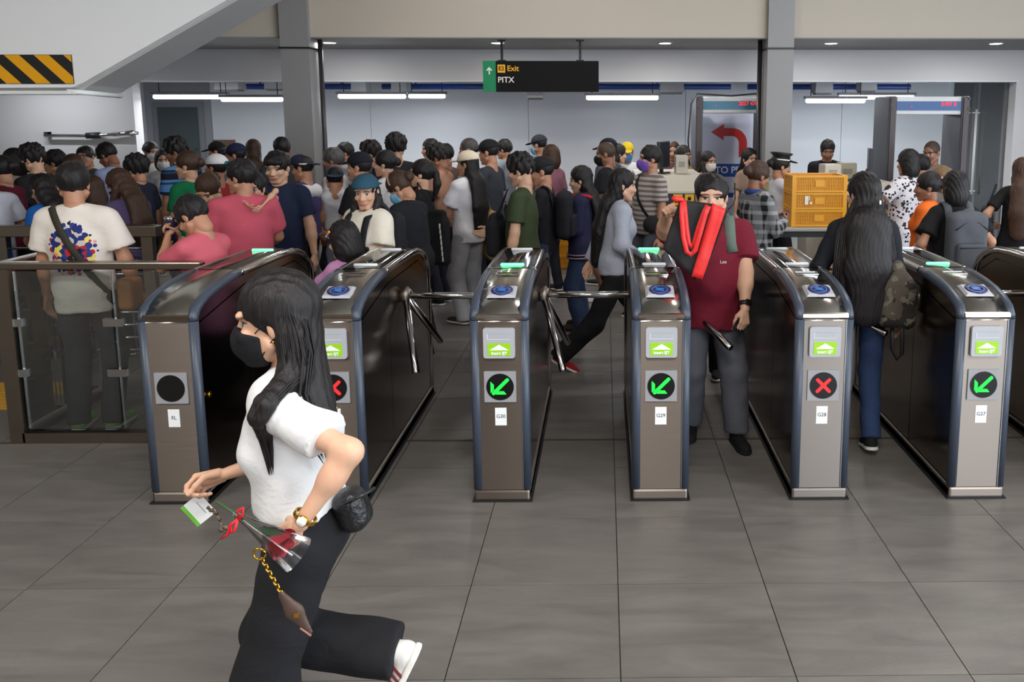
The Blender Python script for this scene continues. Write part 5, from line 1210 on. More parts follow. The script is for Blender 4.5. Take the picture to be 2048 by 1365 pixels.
person('man in a black cap in front of the notice board', -4.746, 10.800, 1.589, 90, hair='short', cap=(26, 26, 30), top=(96, 98, 104))
person('woman with straight dark hair in a red top, seen from behind', -4.062, 10.191, 1.628, 20, g='f', hair='long', hc='b', L=0.18, top=(150, 24, 36))
person('man with short hair right in front of the left column', -3.443, 9.392, 1.670, 30, hair='short', top=(56, 56, 62), skin='t')
I_capb = person('boy in a navy cap with white edge and a purple and white shirt', -2.782, 8.098, 1.542, 75, hair='short', cap=(34, 36, 56), capback=True, top=(70, 62, 110), skin='m', sleeve='l')
person('grey-haired man facing left, right of the left column', -2.685, 8.699, 1.583, 85, hair='short', hc='g', top=(196, 196, 200), skin='t')
I_tod = person('small child in a teal knit hat and white sleeveless top, carried', -2.295, 7.441, 1.000, 20, hair='short', top=(214, 214, 222), sleeve='n', skin='m', la=(-0.22, 0.1, 0.7), ra='front', bot=(120, 124, 140), cap=(58, 84, 104), capback=True, z0=0.472)
person('man in black cap and shirt carrying the child in the knit hat', -2.050, 7.301, 1.595, 80, hair='short', cap=(26, 28, 36), top=(26, 27, 32), sleeve='s', skin='m', head=(0, -2), la=(-0.1, 0.26, 0.96), lh='hold')
person('man with short black hair against the back wall, left of the fluffy-haired man', -3.127, 10.602, 1.581, 100, hair='short', top=(120, 124, 132))
person('man whose dark hair shows behind the black cap', -2.388, 9.001, 1.633, 95, hair='spiky', top=(70, 72, 80))
person('woman in a white top with tied black hair, in profile', -1.970, 7.850, 1.590, 80, g='f', hair='bun', top=(206, 204, 208), skin='l', head=(0, 0))
person('man with tall fluffy hair and white collar, seen from behind', -2.063, 8.692, 1.710, 30, hair='curly', top=(30, 30, 34), skin='m')
I_teal = person('long-haired woman in a cream tee and backwards teal cap', -1.613, 5.914, 1.510, 150, g='f', hair='longf', L=0.42, cap=(44, 80, 100), capback=True, top=(228, 220, 204), fit=0.03, loose=0.07, head=(24, 10), skin='l', fat=0.3, ra=(0.06, 0.27, 0.98), la=(-0.12, 0.25, 0.92), bot=(60, 60, 66))
I_band = person('woman in a black jacket with a blue mask and headband, looking down', -1.440, 6.573, 1.504, 60, g='f', hair='bun', hc='b', top=(30, 31, 36), sleeve='l', mask=(116, 178, 214), head=(14, 32), lean=10, skin='m', fat=0.3, la='phone', ra='phone')
I_girl = person('girl with a colourful hair clip in a lilac top, reaching out a card', -1.575, 5.241, 1.267, 55, g='f', hair='bob', top=(196, 140, 186), skin='l', head=(0, 10), la=(-0.16, 0.46, 1.02), lh='pinch', ra='belly')
I_tote = person('woman in a black top in profile, left of the tan tee', -1.533, 7.301, 1.536, 80, g='f', hair='pony', top=(28, 28, 30), skin='l', sleeve='s', head=(0, -4), bot=(30, 30, 34))
person('man in a tan tee facing left', -1.645, 8.744, 1.612, 75, hair='spiky', top=(176, 132, 110), skin='t', head=(0, 14))
person('man by the back wall behind the tan tee', -2.158, 10.903, 1.615, 110, hair='short', top=(150, 150, 156))
person('man whose round dark head shows between the tan tee and the cream cap', -1.744, 9.595, 1.594, 60, hair='short', top=(96, 80, 74), skin='t')
person('balding man in white behind the cream cap', -1.417, 9.199, 1.669, 85, hair='buzz', hc='g', top=(206, 206, 210), skin='t')
I_cream = person('woman in a cream cap, white tee and grey track trousers with long hair', -1.236, 7.900, 1.584, 55, g='f', hair='long', L=0.4, cap=(222, 206, 182), top=(226, 224, 230), fit=0.024, loose=0.06, bot=(160, 160, 164), hem=0.8, legfit=0.03, head=(16, 0), skin='m', la='front', ra='front', shoe=(60, 52, 48))
person('man in a black cap and dark grey tee, right of the cream cap', -1.129, 8.597, 1.666, 70, hair='short', cap=(28, 28, 32), top=(52, 54, 62), skin='m', bot=(30, 32, 38))
person('man in a grey jacket by the back wall, right of the black cap', -1.252, 10.997, 1.606, 70, hair='short', top=(128, 134, 142), sleeve='l')
I_olive = person('man in an olive tee with a black bag on his chest', -0.637, 6.748, 1.602, 82, hair='spiky', top=(58, 68, 44), skin='l', head=(-12, 8), la=(-0.24, 0.06, 0.8), ra='front', bot=(40, 42, 46), fat=0.1)
I_pack = person('man in a black cap and black tee with a backpack, behind the olive tee', -0.525, 7.399, 1.553, 85, hair='short', cap=(34, 32, 34), top=(28, 28, 32), skin='m', la='front', ra='front', bot=(44, 58, 88), shoe=(214, 214, 214))
person('man in a flat cap and blue mask against the back wall', -0.802, 10.845, 1.665, 60, hair='short', cap=(44, 46, 52), mask=(120, 170, 206), top=(70, 76, 88))
person('woman with bobbed dark hair in a mauve top', -0.567, 9.294, 1.592, 50, g='f', hair='bob', hc='b', top=(140, 92, 108))
I_hood = person('woman in a navy hoodie with red lining and jeans, standing in profile', -0.199, 7.647, 1.462, 78, g='f', hair='long', L=0.16, top=(36, 38, 64), sleeve='l', hem=0.74, fit=0.024, skin='l', la='belly', ra='belly', lh='hold', bot=(42, 56, 84), shoe=(58, 44, 38), sole=(30, 26, 24), head=(0, 8))
person('balding man in a black polo and white shorts with a black mask', 0.019, 8.898, 1.635, 80, hair='buzz', hc='z', top=(28, 28, 32), mask=(26, 26, 28), skin='t', bot=(220, 216, 206), btype='short', shoe=(214, 214, 216), la='down', fat=0.15)
person('man in a black cap behind the balding man in the polo', 0.047, 9.745, 1.648, 60, hair='short', cap=(30, 34, 40), top=(84, 84, 92))
person('woman with long dark hair in grey, right of the balding man in the polo', 0.172, 10.597, 1.562, -70, g='f', hair='long', L=0.25, top=(116, 108, 116), skin='l')
person('man in a yellow cap and blue mask with a white tee', 0.289, 11.009, 1.569, 175, hair='short', cap=(206, 178, 40), mask=(84, 140, 186), top=(214, 214, 218))
I_stripe = person('man in a striped polo and purple mask with a crossbody bag', 0.421, 8.100, 1.625, 120, hair='short', mask=(112, 80, 168), top=(170, 164, 158), tpat=('stripe', (112, 100, 98), 22.0, 0.5), skin='m', head=(-18, 0), bot=(84, 88, 96), fat=0.15)
I_grey = person('long-haired woman in a grey sweater and black trousers striding right', 0.068, 6.485, 1.507, -80, g='f', hair='long', L=0.4, top=(168, 172, 186), sleeve='l', fit=0.026, hem=0.8, skin='l', bot=(24, 24, 26), legfit=0.03, step=0.85, shoe=(150, 30, 36), sole=(226, 224, 222), lean=8, la=(-0.16, -0.18, 0.86), ra=(0.18, 0.2, 0.92), head=(0, 2))
person('person with brown hair by the back wall, left of the first detector', 0.891, 11.209, 1.568, 170, g='f', hair='bob', hc='b', top=(96, 60, 64))
person('woman in a yellow patterned blouse beside the left scanner', 0.969, 10.657, 1.542, -140, g='f', hair='bun', top=(182, 158, 98), tpat=('floral', (120, 100, 60), 30.0, 0.25), skin='t')
person('woman in a white mask under the arrow poster', 1.245, 10.457, 1.477, -140, g='f', hair='longf', L=0.16, mask=(214, 206, 200), top=(150, 110, 96), skin='m')
I_tan = person('long-haired woman in a tan top in front of the arrow poster', 1.719, 10.308, 1.518, -150, g='f', hair='long', L=0.25, top=(150, 126, 112), skin='l')
I_plaid = person('person in a black and white plaid shirt with a purple flower in the hair', 1.231, 6.990, 1.539, -62, g='f', hair='bun', hc='b', top=(34, 34, 36), tpat=('plaid', (150, 150, 152)), sleeve='l', hem=0.72, fit=0.024, skin='t', head=(0, 14), la='phone', ra='phone', rh='hold', lh='hold', bot=(50, 50, 54))
I_guard = person('female guard in a white uniform shirt and black peaked hat', 1.744, 8.598, 1.525, -75, g='f', hair='bun', top=(208, 206, 214), sleeve='s', skin='m', bot=(30, 30, 34), la='front', ra='front')
person('man in a black jacket behind the right scanner, looking down', 2.701, 10.533, 1.620, 172, hair='short', top=(28, 28, 34), sleeve='l', head=(0, 22), skin='t', la='belly', ra='belly')
person('person with greyish brown hair hidden behind the man with the red-striped bag', 0.729, 6.209, 1.482, 170, g='f', hair='short', hc='g', top=(110, 104, 102))
person('woman in a black and white floral blouse', 2.750, 7.842, 1.597, 35, g='f', hair='bob', top=(206, 200, 204), tpat=('floral', (44, 40, 48), 26.0, 0.3), hem=0.66, fit=0.024, skin='m', fat=0.25, la=(-0.36, 0.3, 1.18), ra='front')
person('person with black hair behind the floral blouse', 3.228, 8.841, 1.509, 20, hair='short', top=(60, 60, 66))
person('man with a shaved head in a grey tee', 3.519, 9.312, 1.634, 130, hair='buzz', hc='z', top=(124, 122, 122), skin='t', fat=0.25, head=(0, 12))
I_orange = person('woman in an orange tee with a pink hair claw', 2.624, 6.996, 1.447, 55, g='f', hair='bun', top=(226, 106, 36), skin='t', head=(14, 4), fit=0.02)
person('person with light brown hair behind the orange tee', 3.246, 8.341, 1.420, 20, g='f', hair='bob', hc='d', top=(110, 100, 96))
I_rucks = person('woman in a black tee with a dark grey backpack, seen from behind', 2.536, 6.241, 1.502, 8, g='f', hair='bob', top=(24, 24, 26), fit=0.02, loose=0.07, skin='m', fat=0.35, la=(-0.28, 0.14, 0.98), ra=(0.3, 0.1, 0.96), bot=(36, 36, 40))
I_edge = person('woman in a black dress with a woven black bag at the right frame edge', 3.671, 7.591, 1.531, -25, g='f', hair='long', hc='b', L=0.35, top=(26, 26, 28), hem=0.56, skin='m', la=(-0.24, 0.06, 1.02), lh='hold', bot=(28, 28, 30))
# ================================================================== the three people at the gates
def wloc(I, p): return I['wm'] @ Vector(p)
# ---- the woman striding past in front
HW_ = person('woman in a white tee and black mask striding past in the foreground', -.800, 2.20, 1.505, 90, g='f', hair='bald', skin='l', top=(222, 222, 222), sleeve='s', bot=(30, 30, 33), shoe=(226, 224, 218), sole=(236, 234, 226),
             la=(-.262, -.075, 1.035), ra=(.165, .305, 1.0), lh='grip', rh='pinch', head=(4, 3), lean=5, mask=(26, 26, 29), fit=.014, loose=.045, hem=.990, legfit=.034, res=.0062, hres=.0034, eh=((-.30, -1, -.25), (.3, -.6, -.6)),
             feet=((-.09, .055, 0, 0, 0), (.09, -.200, .200, 0, 64)), palm=((.75, .2, -.5, .25, .75, -.60), (-.8, 0, -.4)), seed=1.3, wrk=.0075, neckcut=.25, z0=-.008)
def hero_hair(I):
    H, b, T = I['HM'], I['b'], I['T']; hs = .97; A = np.array(H); Rm = A[:3, :3] / hs; c0 = lambda p: np.array(H @ Vector(p)); S = lambda *r: np.array(r) * hs
    cut = el(c0((0, .138, -.040)), S(.092, .085, .120), Rm); cut2 = el(c0((0, .062, -.055)), S(.105, .072, .085), Rm)
    f = ((0, 1, 0), 1.5); sf = lambda y, z, o: np.array(surf(I, T((0, y, z)), (-1, .05, .15), o))
    n0, n1, n2, n3 = sf(-.030, 1.195, .012), sf(-.012, 1.165, .010), sf(.004, 1.110, .008), sf(.004, 1.065, .005)
    P = [el(c0((0, -.020, .036)), S(.088, .106, .099), Rm), el(c0((0, -.050, -.04)), S(.086, .064, .10), Rm),
         rc(c0((0, -.06, -.06)), T((-.02, -.075, 1.30 * b)), .072, .070, f), rc(T((-.02, -.075, 1.30 * b)), T((-.05, -.115, 1.20 * b)), .070, .040, f),
         rc(c0((-.064, -.055, -.03)), c0((-.078, -.052, -.13)), .038, .036), rc(c0((-.078, -.052, -.13)), n0, .034, .022), rc(n0, n1, .022, .019), rc(n1, n2, .019, .014), rc(n2, n3, .014, .004),
         rc(c0((-.078, -.05, -.13)), T((-.120, -.035, 1.31 * b)), .036, .030), rc(T((-.120, -.035, 1.31 * b)), T((-.13, -.085, 1.25 * b)), .030, .008)]
    V, Q = mesh_sdf(P, .0048, .018, [cut, cut2], .006, strands(.0017, 240, 150)); hair = obj('hair', np_mesh('hair', V, Q), HAIRC['k'], I['root'])
    rnd = random.Random(3); m = MB()
    locks = [([c0((-.068, -.055, .02)), c0((-.078, -.056, -.05)), c0((-.082, -.052, -.13)), n0, n1, n2, n3, n3 + np.array((0, -.004, -.05))], [.020, .032, .033, .022, .018, .015, .010, .006], 80),
             ([c0((-.060, -.075, .0)), c0((-.072, -.07, -.08)), T((-.100, -.055, 1.345 * b)), T((-.125, -.085, 1.27 * b)), T((-.125, -.120, 1.19 * b)), T((-.12, -.125, 1.15 * b))], [.025, .034, .034, .028, .020, .012], 34),
             ([c0((.072, -.02, -.06)), T((.085, .020, 1.34 * b)), T((.085, .105, 1.25 * b)), T((.085, .118, 1.19 * b))], [.012, .014, .010, .006], 22)]
    for cl_, rr, n in locks:
        for k in range(n):
            a = rnd.uniform(0, 2 * PI); q = rnd.uniform(.75, 1.12); end = len(cl_) - (1 if rnd.random() < .5 else 0); dj = rnd.uniform(-.01, .01)
            pts = [Vector(cl_[i]) + Vector((math.cos(a + .15 * i), math.sin(a + .15 * i), 0)) * rr[i] * q + Vector((0, 0, dj)) for i in range(end)]
            m.tube(pts, [.0016] + [.0026] * (end - 2) + [.0004], 5, cap=False)
    m.build('hair_strand', HAIRC['k'], I['root'])['kind'] = 'stuff'
hero_hair(HW_)
obj_m('ear_ring', MB().sphere((-.080, -.012, -.045), .004).data('ear_ring'), plain('gold', (214, 170, 70), .25, 1.0), HW_['root'], HW_['HM'])
M_GOLD = plain('gold', (214, 170, 70), .25, 1.0)
wt = worn(HW_, 'wrist_watch', 'gold bracelet watch on the striding woman\'s left wrist', 'watch')
F = HW_['hand', -1].copy(); el_, wr_ = HW_['J']['el', -1], HW_['J']['wr', -1]; da = (el_ - wr_).normalized(); cw = wr_ + da * .028
zx = Vector((-1, 0, 0)); zx = (zx - da * zx.dot(da)).normalized(); yy = da.cross(zx); WM = frame(zx, yy, da, cw)
lk = MB()
for k in range(18):
    a = 2 * PI * k / 18
    if abs(a) < .5 or abs(a - 2 * PI) < .5: continue
    lk.box((.0295 * math.cos(a), .0275 * math.sin(a), 0), (.004, .0085, .012), rz=a, bev=.001)
o = lk.build('bracelet', M_GOLD, wt); o.matrix_local = WM
o = MB().lathe([(.0135, 0), (.0145, .004), (.0120, .008)], (.0285, 0, 0), 20, Matrix.Rotation(PI / 2, 3, 'Y')).build('case', M_GOLD, wt); o.matrix_local = WM
o = MB().lathe([(.0115, .0075), (.0115, .0084)], (.0285, 0, 0), 20, Matrix.Rotation(PI / 2, 3, 'Y')).build('dial', plain('dial_white', (240, 238, 230), .3), wt); o.matrix_local = WM
# ticket card in her far hand
cd = thing('ticket_card', 'white ticket card with a green edge held out by the striding woman', 'card', (-1.150, 2.335, .795))
CM = Matrix.Rotation(math.radians(-38), 4, 'Y') @ Matrix.Rotation(math.radians(8), 4, 'Z')
for nm, c, d, m_ in (('card_body', (0, 0, 0), (.066, .0012, .072), M_WPRINT), ('green_edge', (-.0275, -.0008, 0), (.011, .0006, .072), plain('card_green', (110, 190, 60), .5))):
    o = MB().box(c, d).build(nm, m_, cd); o.matrix_local = CM
o = MB().box((.010, -.0009, .0), (.0022, .0004, .040)).build('print_line', plain('print_grey', (150, 150, 156), .6), cd); o.matrix_local = CM
# wrapped rose
A0, A1 = Vector((-.862, 1.915, .985)), Vector((-.704, 1.875, .900)); ax_ = (A1 - A0); Ln = ax_.length; ex = ax_.normalized(); ez = Vector((0, -1, 0)); ez = (ez - ex * ez.dot(ex)).normalized(); RM = frame(ez.cross(ex), ez, ex, A0)
rs = thing('wrapped_rose', 'red rose in a clear plastic cone held by the striding woman', 'flower', (0, 0, 0))
rs.matrix_world = RM
cone = MB(); N_ = 24; v = []
for (t, r) in ((0, .006), (.25, .012), (.6, .028), (1.0, .043)):
    for k in range(N_): w_ = 2 * PI * k / N_; v.append((r * math.cos(w_), r * math.sin(w_), t * Ln))
cone.add(v, [(i * N_ + k, i * N_ + (k + 1) % N_, (i + 1) * N_ + (k + 1) % N_, (i + 1) * N_ + k) for i in range(3) for k in range(N_)], True)
cone.build('wrapper', glass_mat('cellophane', (.90, .88, .90, 1), .14, .25), rs)
MB().tube([(0, 0, -.05), (0, 0, Ln * .62)], .0035, 8).build('stem', plain('stem_green', (60, 84, 48), .6), rs)
M_ROSE = plain('rose_red', (168, 18, 44), .55, var=.15)
for k in range(11):
    a = k * 2.4; r = .009 + .0020 * k; z = Ln * (.70 - .010 * k); pt = MB()
    vv = []; NN = 7
    for i in range(5):
        u = i / 4
        for j in range(NN):
            t = (j / (NN - 1) - .5) * 1.7; rr = r * (.55 + .65 * u) + .004 * u * u; vv.append((rr * math.cos(a + t), rr * math.sin(a + t), z + .034 * u - .010 * (2 * abs(j / (NN - 1) - .5)) ** 2))
    pt.add(vv, [(i * NN + j, i * NN + j + 1, (i + 1) * NN + j + 1, (i + 1) * NN + j) for i in range(4) for j in range(NN - 1)], True).build('petal', M_ROSE, rs)
for k in range(2): MB().add([(0, 0, Ln * .35), (.022, .008 - .016 * k, Ln * .55), (.026, 0, Ln * .75), (.008, .01 - .02 * k, Ln * .6)], [(0, 1, 2, 3)]).build('leaf', plain('leaf_green', (52, 92, 58), .5), rs)
M_RIB = plain('ribbon_red', (222, 24, 36), .45)
bw = MB()
for s in (-1, 1):
    bw.tube([(0, .012, .02), (s * .022, .022, .03), (s * .034, .016, .022), (s * .020, .014, .012), (0, .012, .02)], .0035, 6, flat=((0, 1, 0), .5))
bw.build('ribbon_bow', M_RIB, rs); MB().tube([(0, .012, .02), (-.020, .016, .012), (-.045, .014, .016), (-.062, .012, .006)], .003, 6).build('ribbon_tail', M_RIB, rs)
# chain strap with pouch, hanging from the same hand
ch = thing('chain_pouch', 'brown monogram pouch on a gold chain swinging from the striding woman\'s hand', 'pouch', (0, 0, 0))
C0, C1, C2 = Vector((-.812, 1.93, .862)), Vector((-.765, 1.92, .775)), Vector((-.705, 1.92, .680))
ringm = MB(); v = []
for k in range(16): w_ = 2 * PI * k / 16; v.append((C0.x - .004 + .014 * math.cos(w_), C0.y, C0.z + .012 + .014 * math.sin(w_)))
ringm.tube(v + v[:2], .0028, 6).build('key_ring', M_GOLD, ch)
for k in range(11):
    p = C0.lerp(C1, (k + .5) / 11); q = (C1 - C0).normalized() * .007; MB().tube([p - q, p - q * .4 + Vector((.0035 * (-1) ** k, .002, .003)), p + q * .4 + Vector((.0035 * (-1) ** k, -.002, .003)), p + q], .0026, 5).build('chain_link', M_GOLD, ch)
pv, pq = mesh_sdf([rc(C1, C1.lerp(C2, .45), .010, .022, ((0, 1, 0), 1.9)), rc(C1.lerp(C2, .45), C2, .022, .008, ((0, 1, 0), 1.9))], .004, .01); obj('pouch_body', np_mesh('pouch_body', pv, pq), plain('pouch_brown', (74, 54, 46), .55, var=.25, scale=70), ch)
MB().box(C1.lerp(C2, .5) + Vector((.006, -.014, .004)), (.012, .004, .012), bev=.001).build('clasp', M_GOLD, ch); MB().tube([C1.lerp(C2, .8) + Vector((-.008, -.004, -.006)), C2 + Vector((.004, -.004, -.008))], .003, 6).build('edge_trim', plain('pouch_edge', (150, 100, 92), .5), ch)
k2 = thing('chain_strap', 'dark woven chain strap trailing from the ticket card hand', 'strap', (0, 0, 0))
pth = [Vector((-1.105, 2.30, .815)), Vector((-1.06, 2.25, .825)), Vector((-1.00, 2.15, .835)), Vector((-.945, 2.02, .89)), Vector((-.895, 1.95, .935))]
for k in range(16):
    t = k / 16 * 4; i = int(t); p = pth[i].lerp(pth[i + 1], t - i); d = (pth[i + 1] - pth[i]).normalized() * .006; MB().tube([p - d, p + Vector((0, 0, .004 * (-1) ** k)), p + d], .0042, 6).build('link', plain('strap_brown', (92, 76, 60), .45), k2)
# black shoulder bag behind her hip
bg = worn(HW_, 'shoulder_bag', 'small black leather bag with a gold chain behind the striding woman\'s hip', 'bag')
M_LEA = plain('black_leather', (24, 24, 27), .32, bump=.3, bscale=90)
V, Q = mesh_sdf([bx((-.03, -.135, .880), (.05, .040, .058), .035, np.array(Matrix.Rotation(-.25, 3, 'X')))], .005, .02, (), .006, ripples(.003)); obj('bag_body', np_mesh('bag_body', V, Q), M_LEA, bg)
MB().tube([(-.075, -.125, .915), (-.080, -.165, .935), (-.05, -.190, .94), (.0, -.185, .925)], .005, 8).build('piping', M_LEA, bg)
sa = [surf(HW_, HW_['T']((-.02 + .03 * t, 0, .95 + .33 * t)), (0, -1, .25 if t > .8 else 0), .010) for t in np.linspace(0, 1, 15)]
for k in range(14): MB().tube([sa[k], (Vector(sa[k]) + Vector(sa[k + 1])) / 2 + Vector((.003 * (-1) ** k, -.003, 0)), sa[k + 1]], .0042, 6).build('chain_link', M_GOLD, bg)

for sd in (-1, 1):
    for k in range(3): obj_m('shoe_stripe', MB().box((-.0385, .012 + .024 * k, .040), (.006, .008, .046), R=Matrix.Rotation(.5, 3, 'X')).data('shoe_stripe'), plain('stripe_maroon', (110, 40, 44), .6), HW_['root'], HW_['foot', sd])
# ---- the man pushing through with the red-striped bag
MM = person('heavy-set man in a maroon polo pushing through the gate, face half hidden by his bag', .618, 4.97, 1.562, 178, hair='short', skin='l', top=(112, 26, 44), bot=(92, 94, 102), shoe=(26, 26, 28), sole=(24, 24, 26), fat=.75, hw=1.12, fit=.018, loose=.05, hem=.74, legfit=.022,
            la=(-.185, .27, .85), ra=(.290, .440, 1.475), lh='hold', rh='grip', head=(-6, 4), eh=((-.9, -.3, -.3), (.75, .15, -.8)), feet=((-.16, .10, 0, 10, 0), (.10, -.07, 0, -6, 0)), palm=((.4, -.3, -.4), (-.3, .9, 0)), res=.008, hres=.0042, seed=2.2)
letter('lettering', 'Lee', .026, M_OFFW, MM['root'], tuple(surf(MM, MM['T']((-.055, 0, 1.09)), (0, 1, 0), .008)), Matrix.Rotation(PI, 4, 'Z') @ FACE)
bp_ = worn(MM, 'backpack', 'grey-green backpack on the shoulders of the man in the maroon polo', 'backpack')
cbk = surf(MM, MM['T']((0, 0, 1.08)), (0, -1, 0), 0); V, Q = mesh_sdf([el((0, cbk[1] - .05, 1.10), (.15, .07, .19)), rc((-.08, cbk[1] - .05, .96), (.08, cbk[1] - .05, .96), .06, .06)], .012, .03); obj('pack', np_mesh('pack', V, Q), cloth((96, 108, 100)), bp_)
for s in (-1, 1):
    P, Nn = [], []
    for z, yb in ((1.16, -1), (1.24, -1), (1.285, -1), (1.31, 0), (1.29, 1), (1.25, 1), (1.20, 1), (1.15, 1)):
        d = (0, yb, 1.4 if yb == 0 else (.5 if z > 1.22 else 0)); P.append(surf(MM, MM['T']((s * (.10 + .035 * max(0, 1.2 - z) / .17), 0, z * MM['b'] / .945)), d, .006)); Nn.append(d)
    ribbon(P, Nn, .058, .010).build('strap', cloth((100, 114, 104)), bp_)
ww = worn(MM, 'wrist_watch', 'black smart watch on the left wrist of the man in the maroon polo', 'watch')
el_, wr_ = MM['J']['el', -1], MM['J']['wr', -1]; da = (wr_ - el_).normalized(); MB().tube([wr_ - da * .045, wr_ - da * .020], .0335, 14).build('band', M_DARK, ww); up_ = Vector((-.5, .6, .5)); up_ = (up_ - da * up_.dot(da)).normalized()
o = MB().box((0, 0, 0), (.036, .038, .012), bev=.004).build('watch_case', M_BLACKG, ww); o.matrix_local = frame(da, up_.cross(da), up_, wr_ - da * .032 + up_ * .034)
phone(MM, -1, 'black phone in the left hand of the man in the maroon polo', (30, 30, 34), .5, dims=(.009, .066, .12))
# the tote he lifts in front of his face: thin folded cloth slab with red band, handles and a knotted end
bgm = thing('tote_bag', 'black cloth tote with red band and handles lifted in front of a man\'s face', 'bag', (.455, 4.38, 1.27))
def slab(pts, y0, y1, n=1): return MB().prism([(p[0] - .455, p[1] - 1.27) for p in pts], 'y', y0, y1)
M_TOTE = plain('tote_black', (22, 20, 22), .7, bump=.25, bscale=14); M_TRED = plain('tote_red', (226, 44, 42), .5, bump=.2, bscale=18)
# gently folded cloth: a grid with waves, closed into a slab 2 cm deep
def cloth_slab(quad, nu, nv, wave, depth, y0):
    q = [np.array((p[0] - .455, p[1] - 1.27)) for p in quad]; v = []
    for side in (0, 1):
        for i in range(nu + 1):
            for j in range(nv + 1):
                s, t = i / nu, j / nv; p = (1 - s) * (1 - t) * q[0] + s * (1 - t) * q[1] + s * t * q[2] + (1 - s) * t * q[3]
                v.append((p[0], y0 + wave * math.sin(9 * s + 3 * t) + wave * .6 * math.sin(11 * t + 2) + side * depth, p[1]))
    W1 = nv + 1; O = (nu + 1) * W1; f = []
    for i in range(nu):
        for j in range(nv):
            a = i * W1 + j; f += [(a, a + W1, a + W1 + 1, a + 1), (O + a, O + a + 1, O + a + W1 + 1, O + a + W1)]
    for i in range(nu): a = i * W1; f += [(a, O + a, O + a + W1, a + W1), (a + nv, a + W1 + nv, O + a + W1 + nv, O + a + nv)]
    for j in range(nv): f += [(j, j + 1, O + j + 1, O + j), (nu * W1 + j, O + nu * W1 + j, O + nu * W1 + j + 1, nu * W1 + j + 1)]
    return MB().add(v, f, True)
cloth_slab([(.300, 1.225), (.470, 1.060), (.556, 1.456), (.385, 1.478)], 12, 14, .006, .022, 0).build('bag_cloth', M_TOTE, bgm)
cloth_slab([(.447, 1.085), (.504, 1.070), (.616, 1.432), (.549, 1.462)], 4, 14, .004, .016, -.012).build('red_band', M_TRED, bgm)
cloth_slab([(.505, 1.070), (.512, 1.075), (.628, 1.420), (.617, 1.432)], 2, 10, .003, .020, -.004).build('dark_edge', M_TOTE, bgm)
hl = [(.402, 1.475), (.408, 1.42), (.416, 1.34), (.428, 1.26), (.444, 1.238), (.458, 1.262), (.478, 1.34), (.505, 1.42), (.522, 1.452)]
hq = [(.392, 1.470), (.390, 1.40), (.400, 1.29), (.418, 1.218), (.440, 1.202), (.462, 1.226), (.484, 1.31), (.510, 1.41), (.526, 1.450)]
for k, h_ in enumerate((hl, hq)):
    ribbon([(p[0] - .455, -.022 - .012 * k, p[1] - 1.27) for p in h_], [(.15 * math.sin(i), -1, 0) for i in range(len(h_))], .024, .003).build('handle', M_TRED, bgm)
V, Q = mesh_sdf([el((.372 - .455, -.005, 1.482 - 1.27), (.026, .016, .016)), el((.352 - .455, -.01, 1.486 - 1.27), (.014, .012, .012)), el((.388 - .455, 0, 1.475 - 1.27), (.015, .014, .012))], .004, .008, (), .006, tufts(.003)); obj('knot', np_mesh('knot', V, Q), M_TRED, bgm)
MB().tube([(.628 - .455, .0, 1.428 - 1.27), (.655 - .455, .01, 1.45 - 1.27), (.668 - .455, .03, 1.48 - 1.27), (.668 - .455, .05, 1.56 - 1.27)], .004, 6).build('cord', M_TOTE, bgm)

# ---- the long-haired woman going out through the next gate
LW = person('woman with waist-long black hair in a black jacket and jeans, seen from behind', 1.440, 4.78, 1.585, -2, g='f', hair='long', L=.44, skin='l', top=(30, 32, 38), sleeve='l', bot=(46, 62, 96), shoe=(24, 24, 26), sole=(206, 204, 196), fit=.018, hem=.80, legfit=.012, hairw=1.35,
            la=(-.20, .22, .98), ra=(.235, -.02, .80), feet=((-.05, .34, 0, 4, 0), (.07, -.10, 0, -3, 12)), head=(22, 4), res=.0085, hres=.005, seed=4.4)
rnd = random.Random(5); hb = MB()
for k in range(150):
    xx = rnd.uniform(-.175, .150); z0_ = 1.33 * LW['b']; ln = rnd.uniform(.34, .46) * (1 - .9 * abs(xx)); yy0 = -.158 + 1.9 * xx * xx
    p0 = LW['HM'] @ Vector((xx * .45, -.112 + 2.2 * xx * xx, rnd.uniform(-.06, .02)))
    hb.tube([p0, (xx * .9, yy0 + .02, z0_), (xx, yy0 - .012, z0_ - .3 * ln), (xx * 1.04 + rnd.uniform(-.01, .01), yy0 - .014, z0_ - .7 * ln), (xx + rnd.uniform(-.02, .02), yy0 - .004, z0_ - ln - .06)], [.003, .0042, .0042, .0036, .0008], 5, cap=False)
q_ = hb.build('hair_strand', hair_mat('hair_sheen', (15, 13, 13), (36, 28, 27)), LW['root']); q_['kind'] = 'stuff'
MB().box(tuple(LW['HM'] @ Vector((.02, -.128, -.045))), (.012, .01, .024), bev=.003).build('hair_clip', M_CHROME, LW['root'])
cb = worn(LW, 'shoulder_bag', 'camouflage shoulder bag hanging from the long-haired woman\'s right shoulder', 'bag')
M_CAMO = cloth((74, 66, 58), ('camo', (40, 36, 34), 13.0, .46, (96, 92, 78)))
V, Q = mesh_sdf([bx((.172, -.135, .87), (.105, .058, .125), .05, np.array(Matrix.Rotation(.06, 3, 'Y'))), rc((.12, -.145, 1.00), (.20, -.145, 1.00), .045, .045), el((.155, -.145, 1.06), (.05, .04, .07))], .008, .05, (), .006, ripples(.004)); obj('bag_body', np_mesh('bag_body', V, Q), M_CAMO, cb)
st_ = [surf(LW, LW['T']((.135, 0, z)), (0, -1, .6 if z > 1.25 else 0), .010) for z in (1.06, 1.14, 1.22, 1.28)] + [surf(LW, LW['T']((.135, 0, z)), (0, 1, .8 if z > 1.22 else 0), .010) for z in (1.29, 1.22, 1.10)]
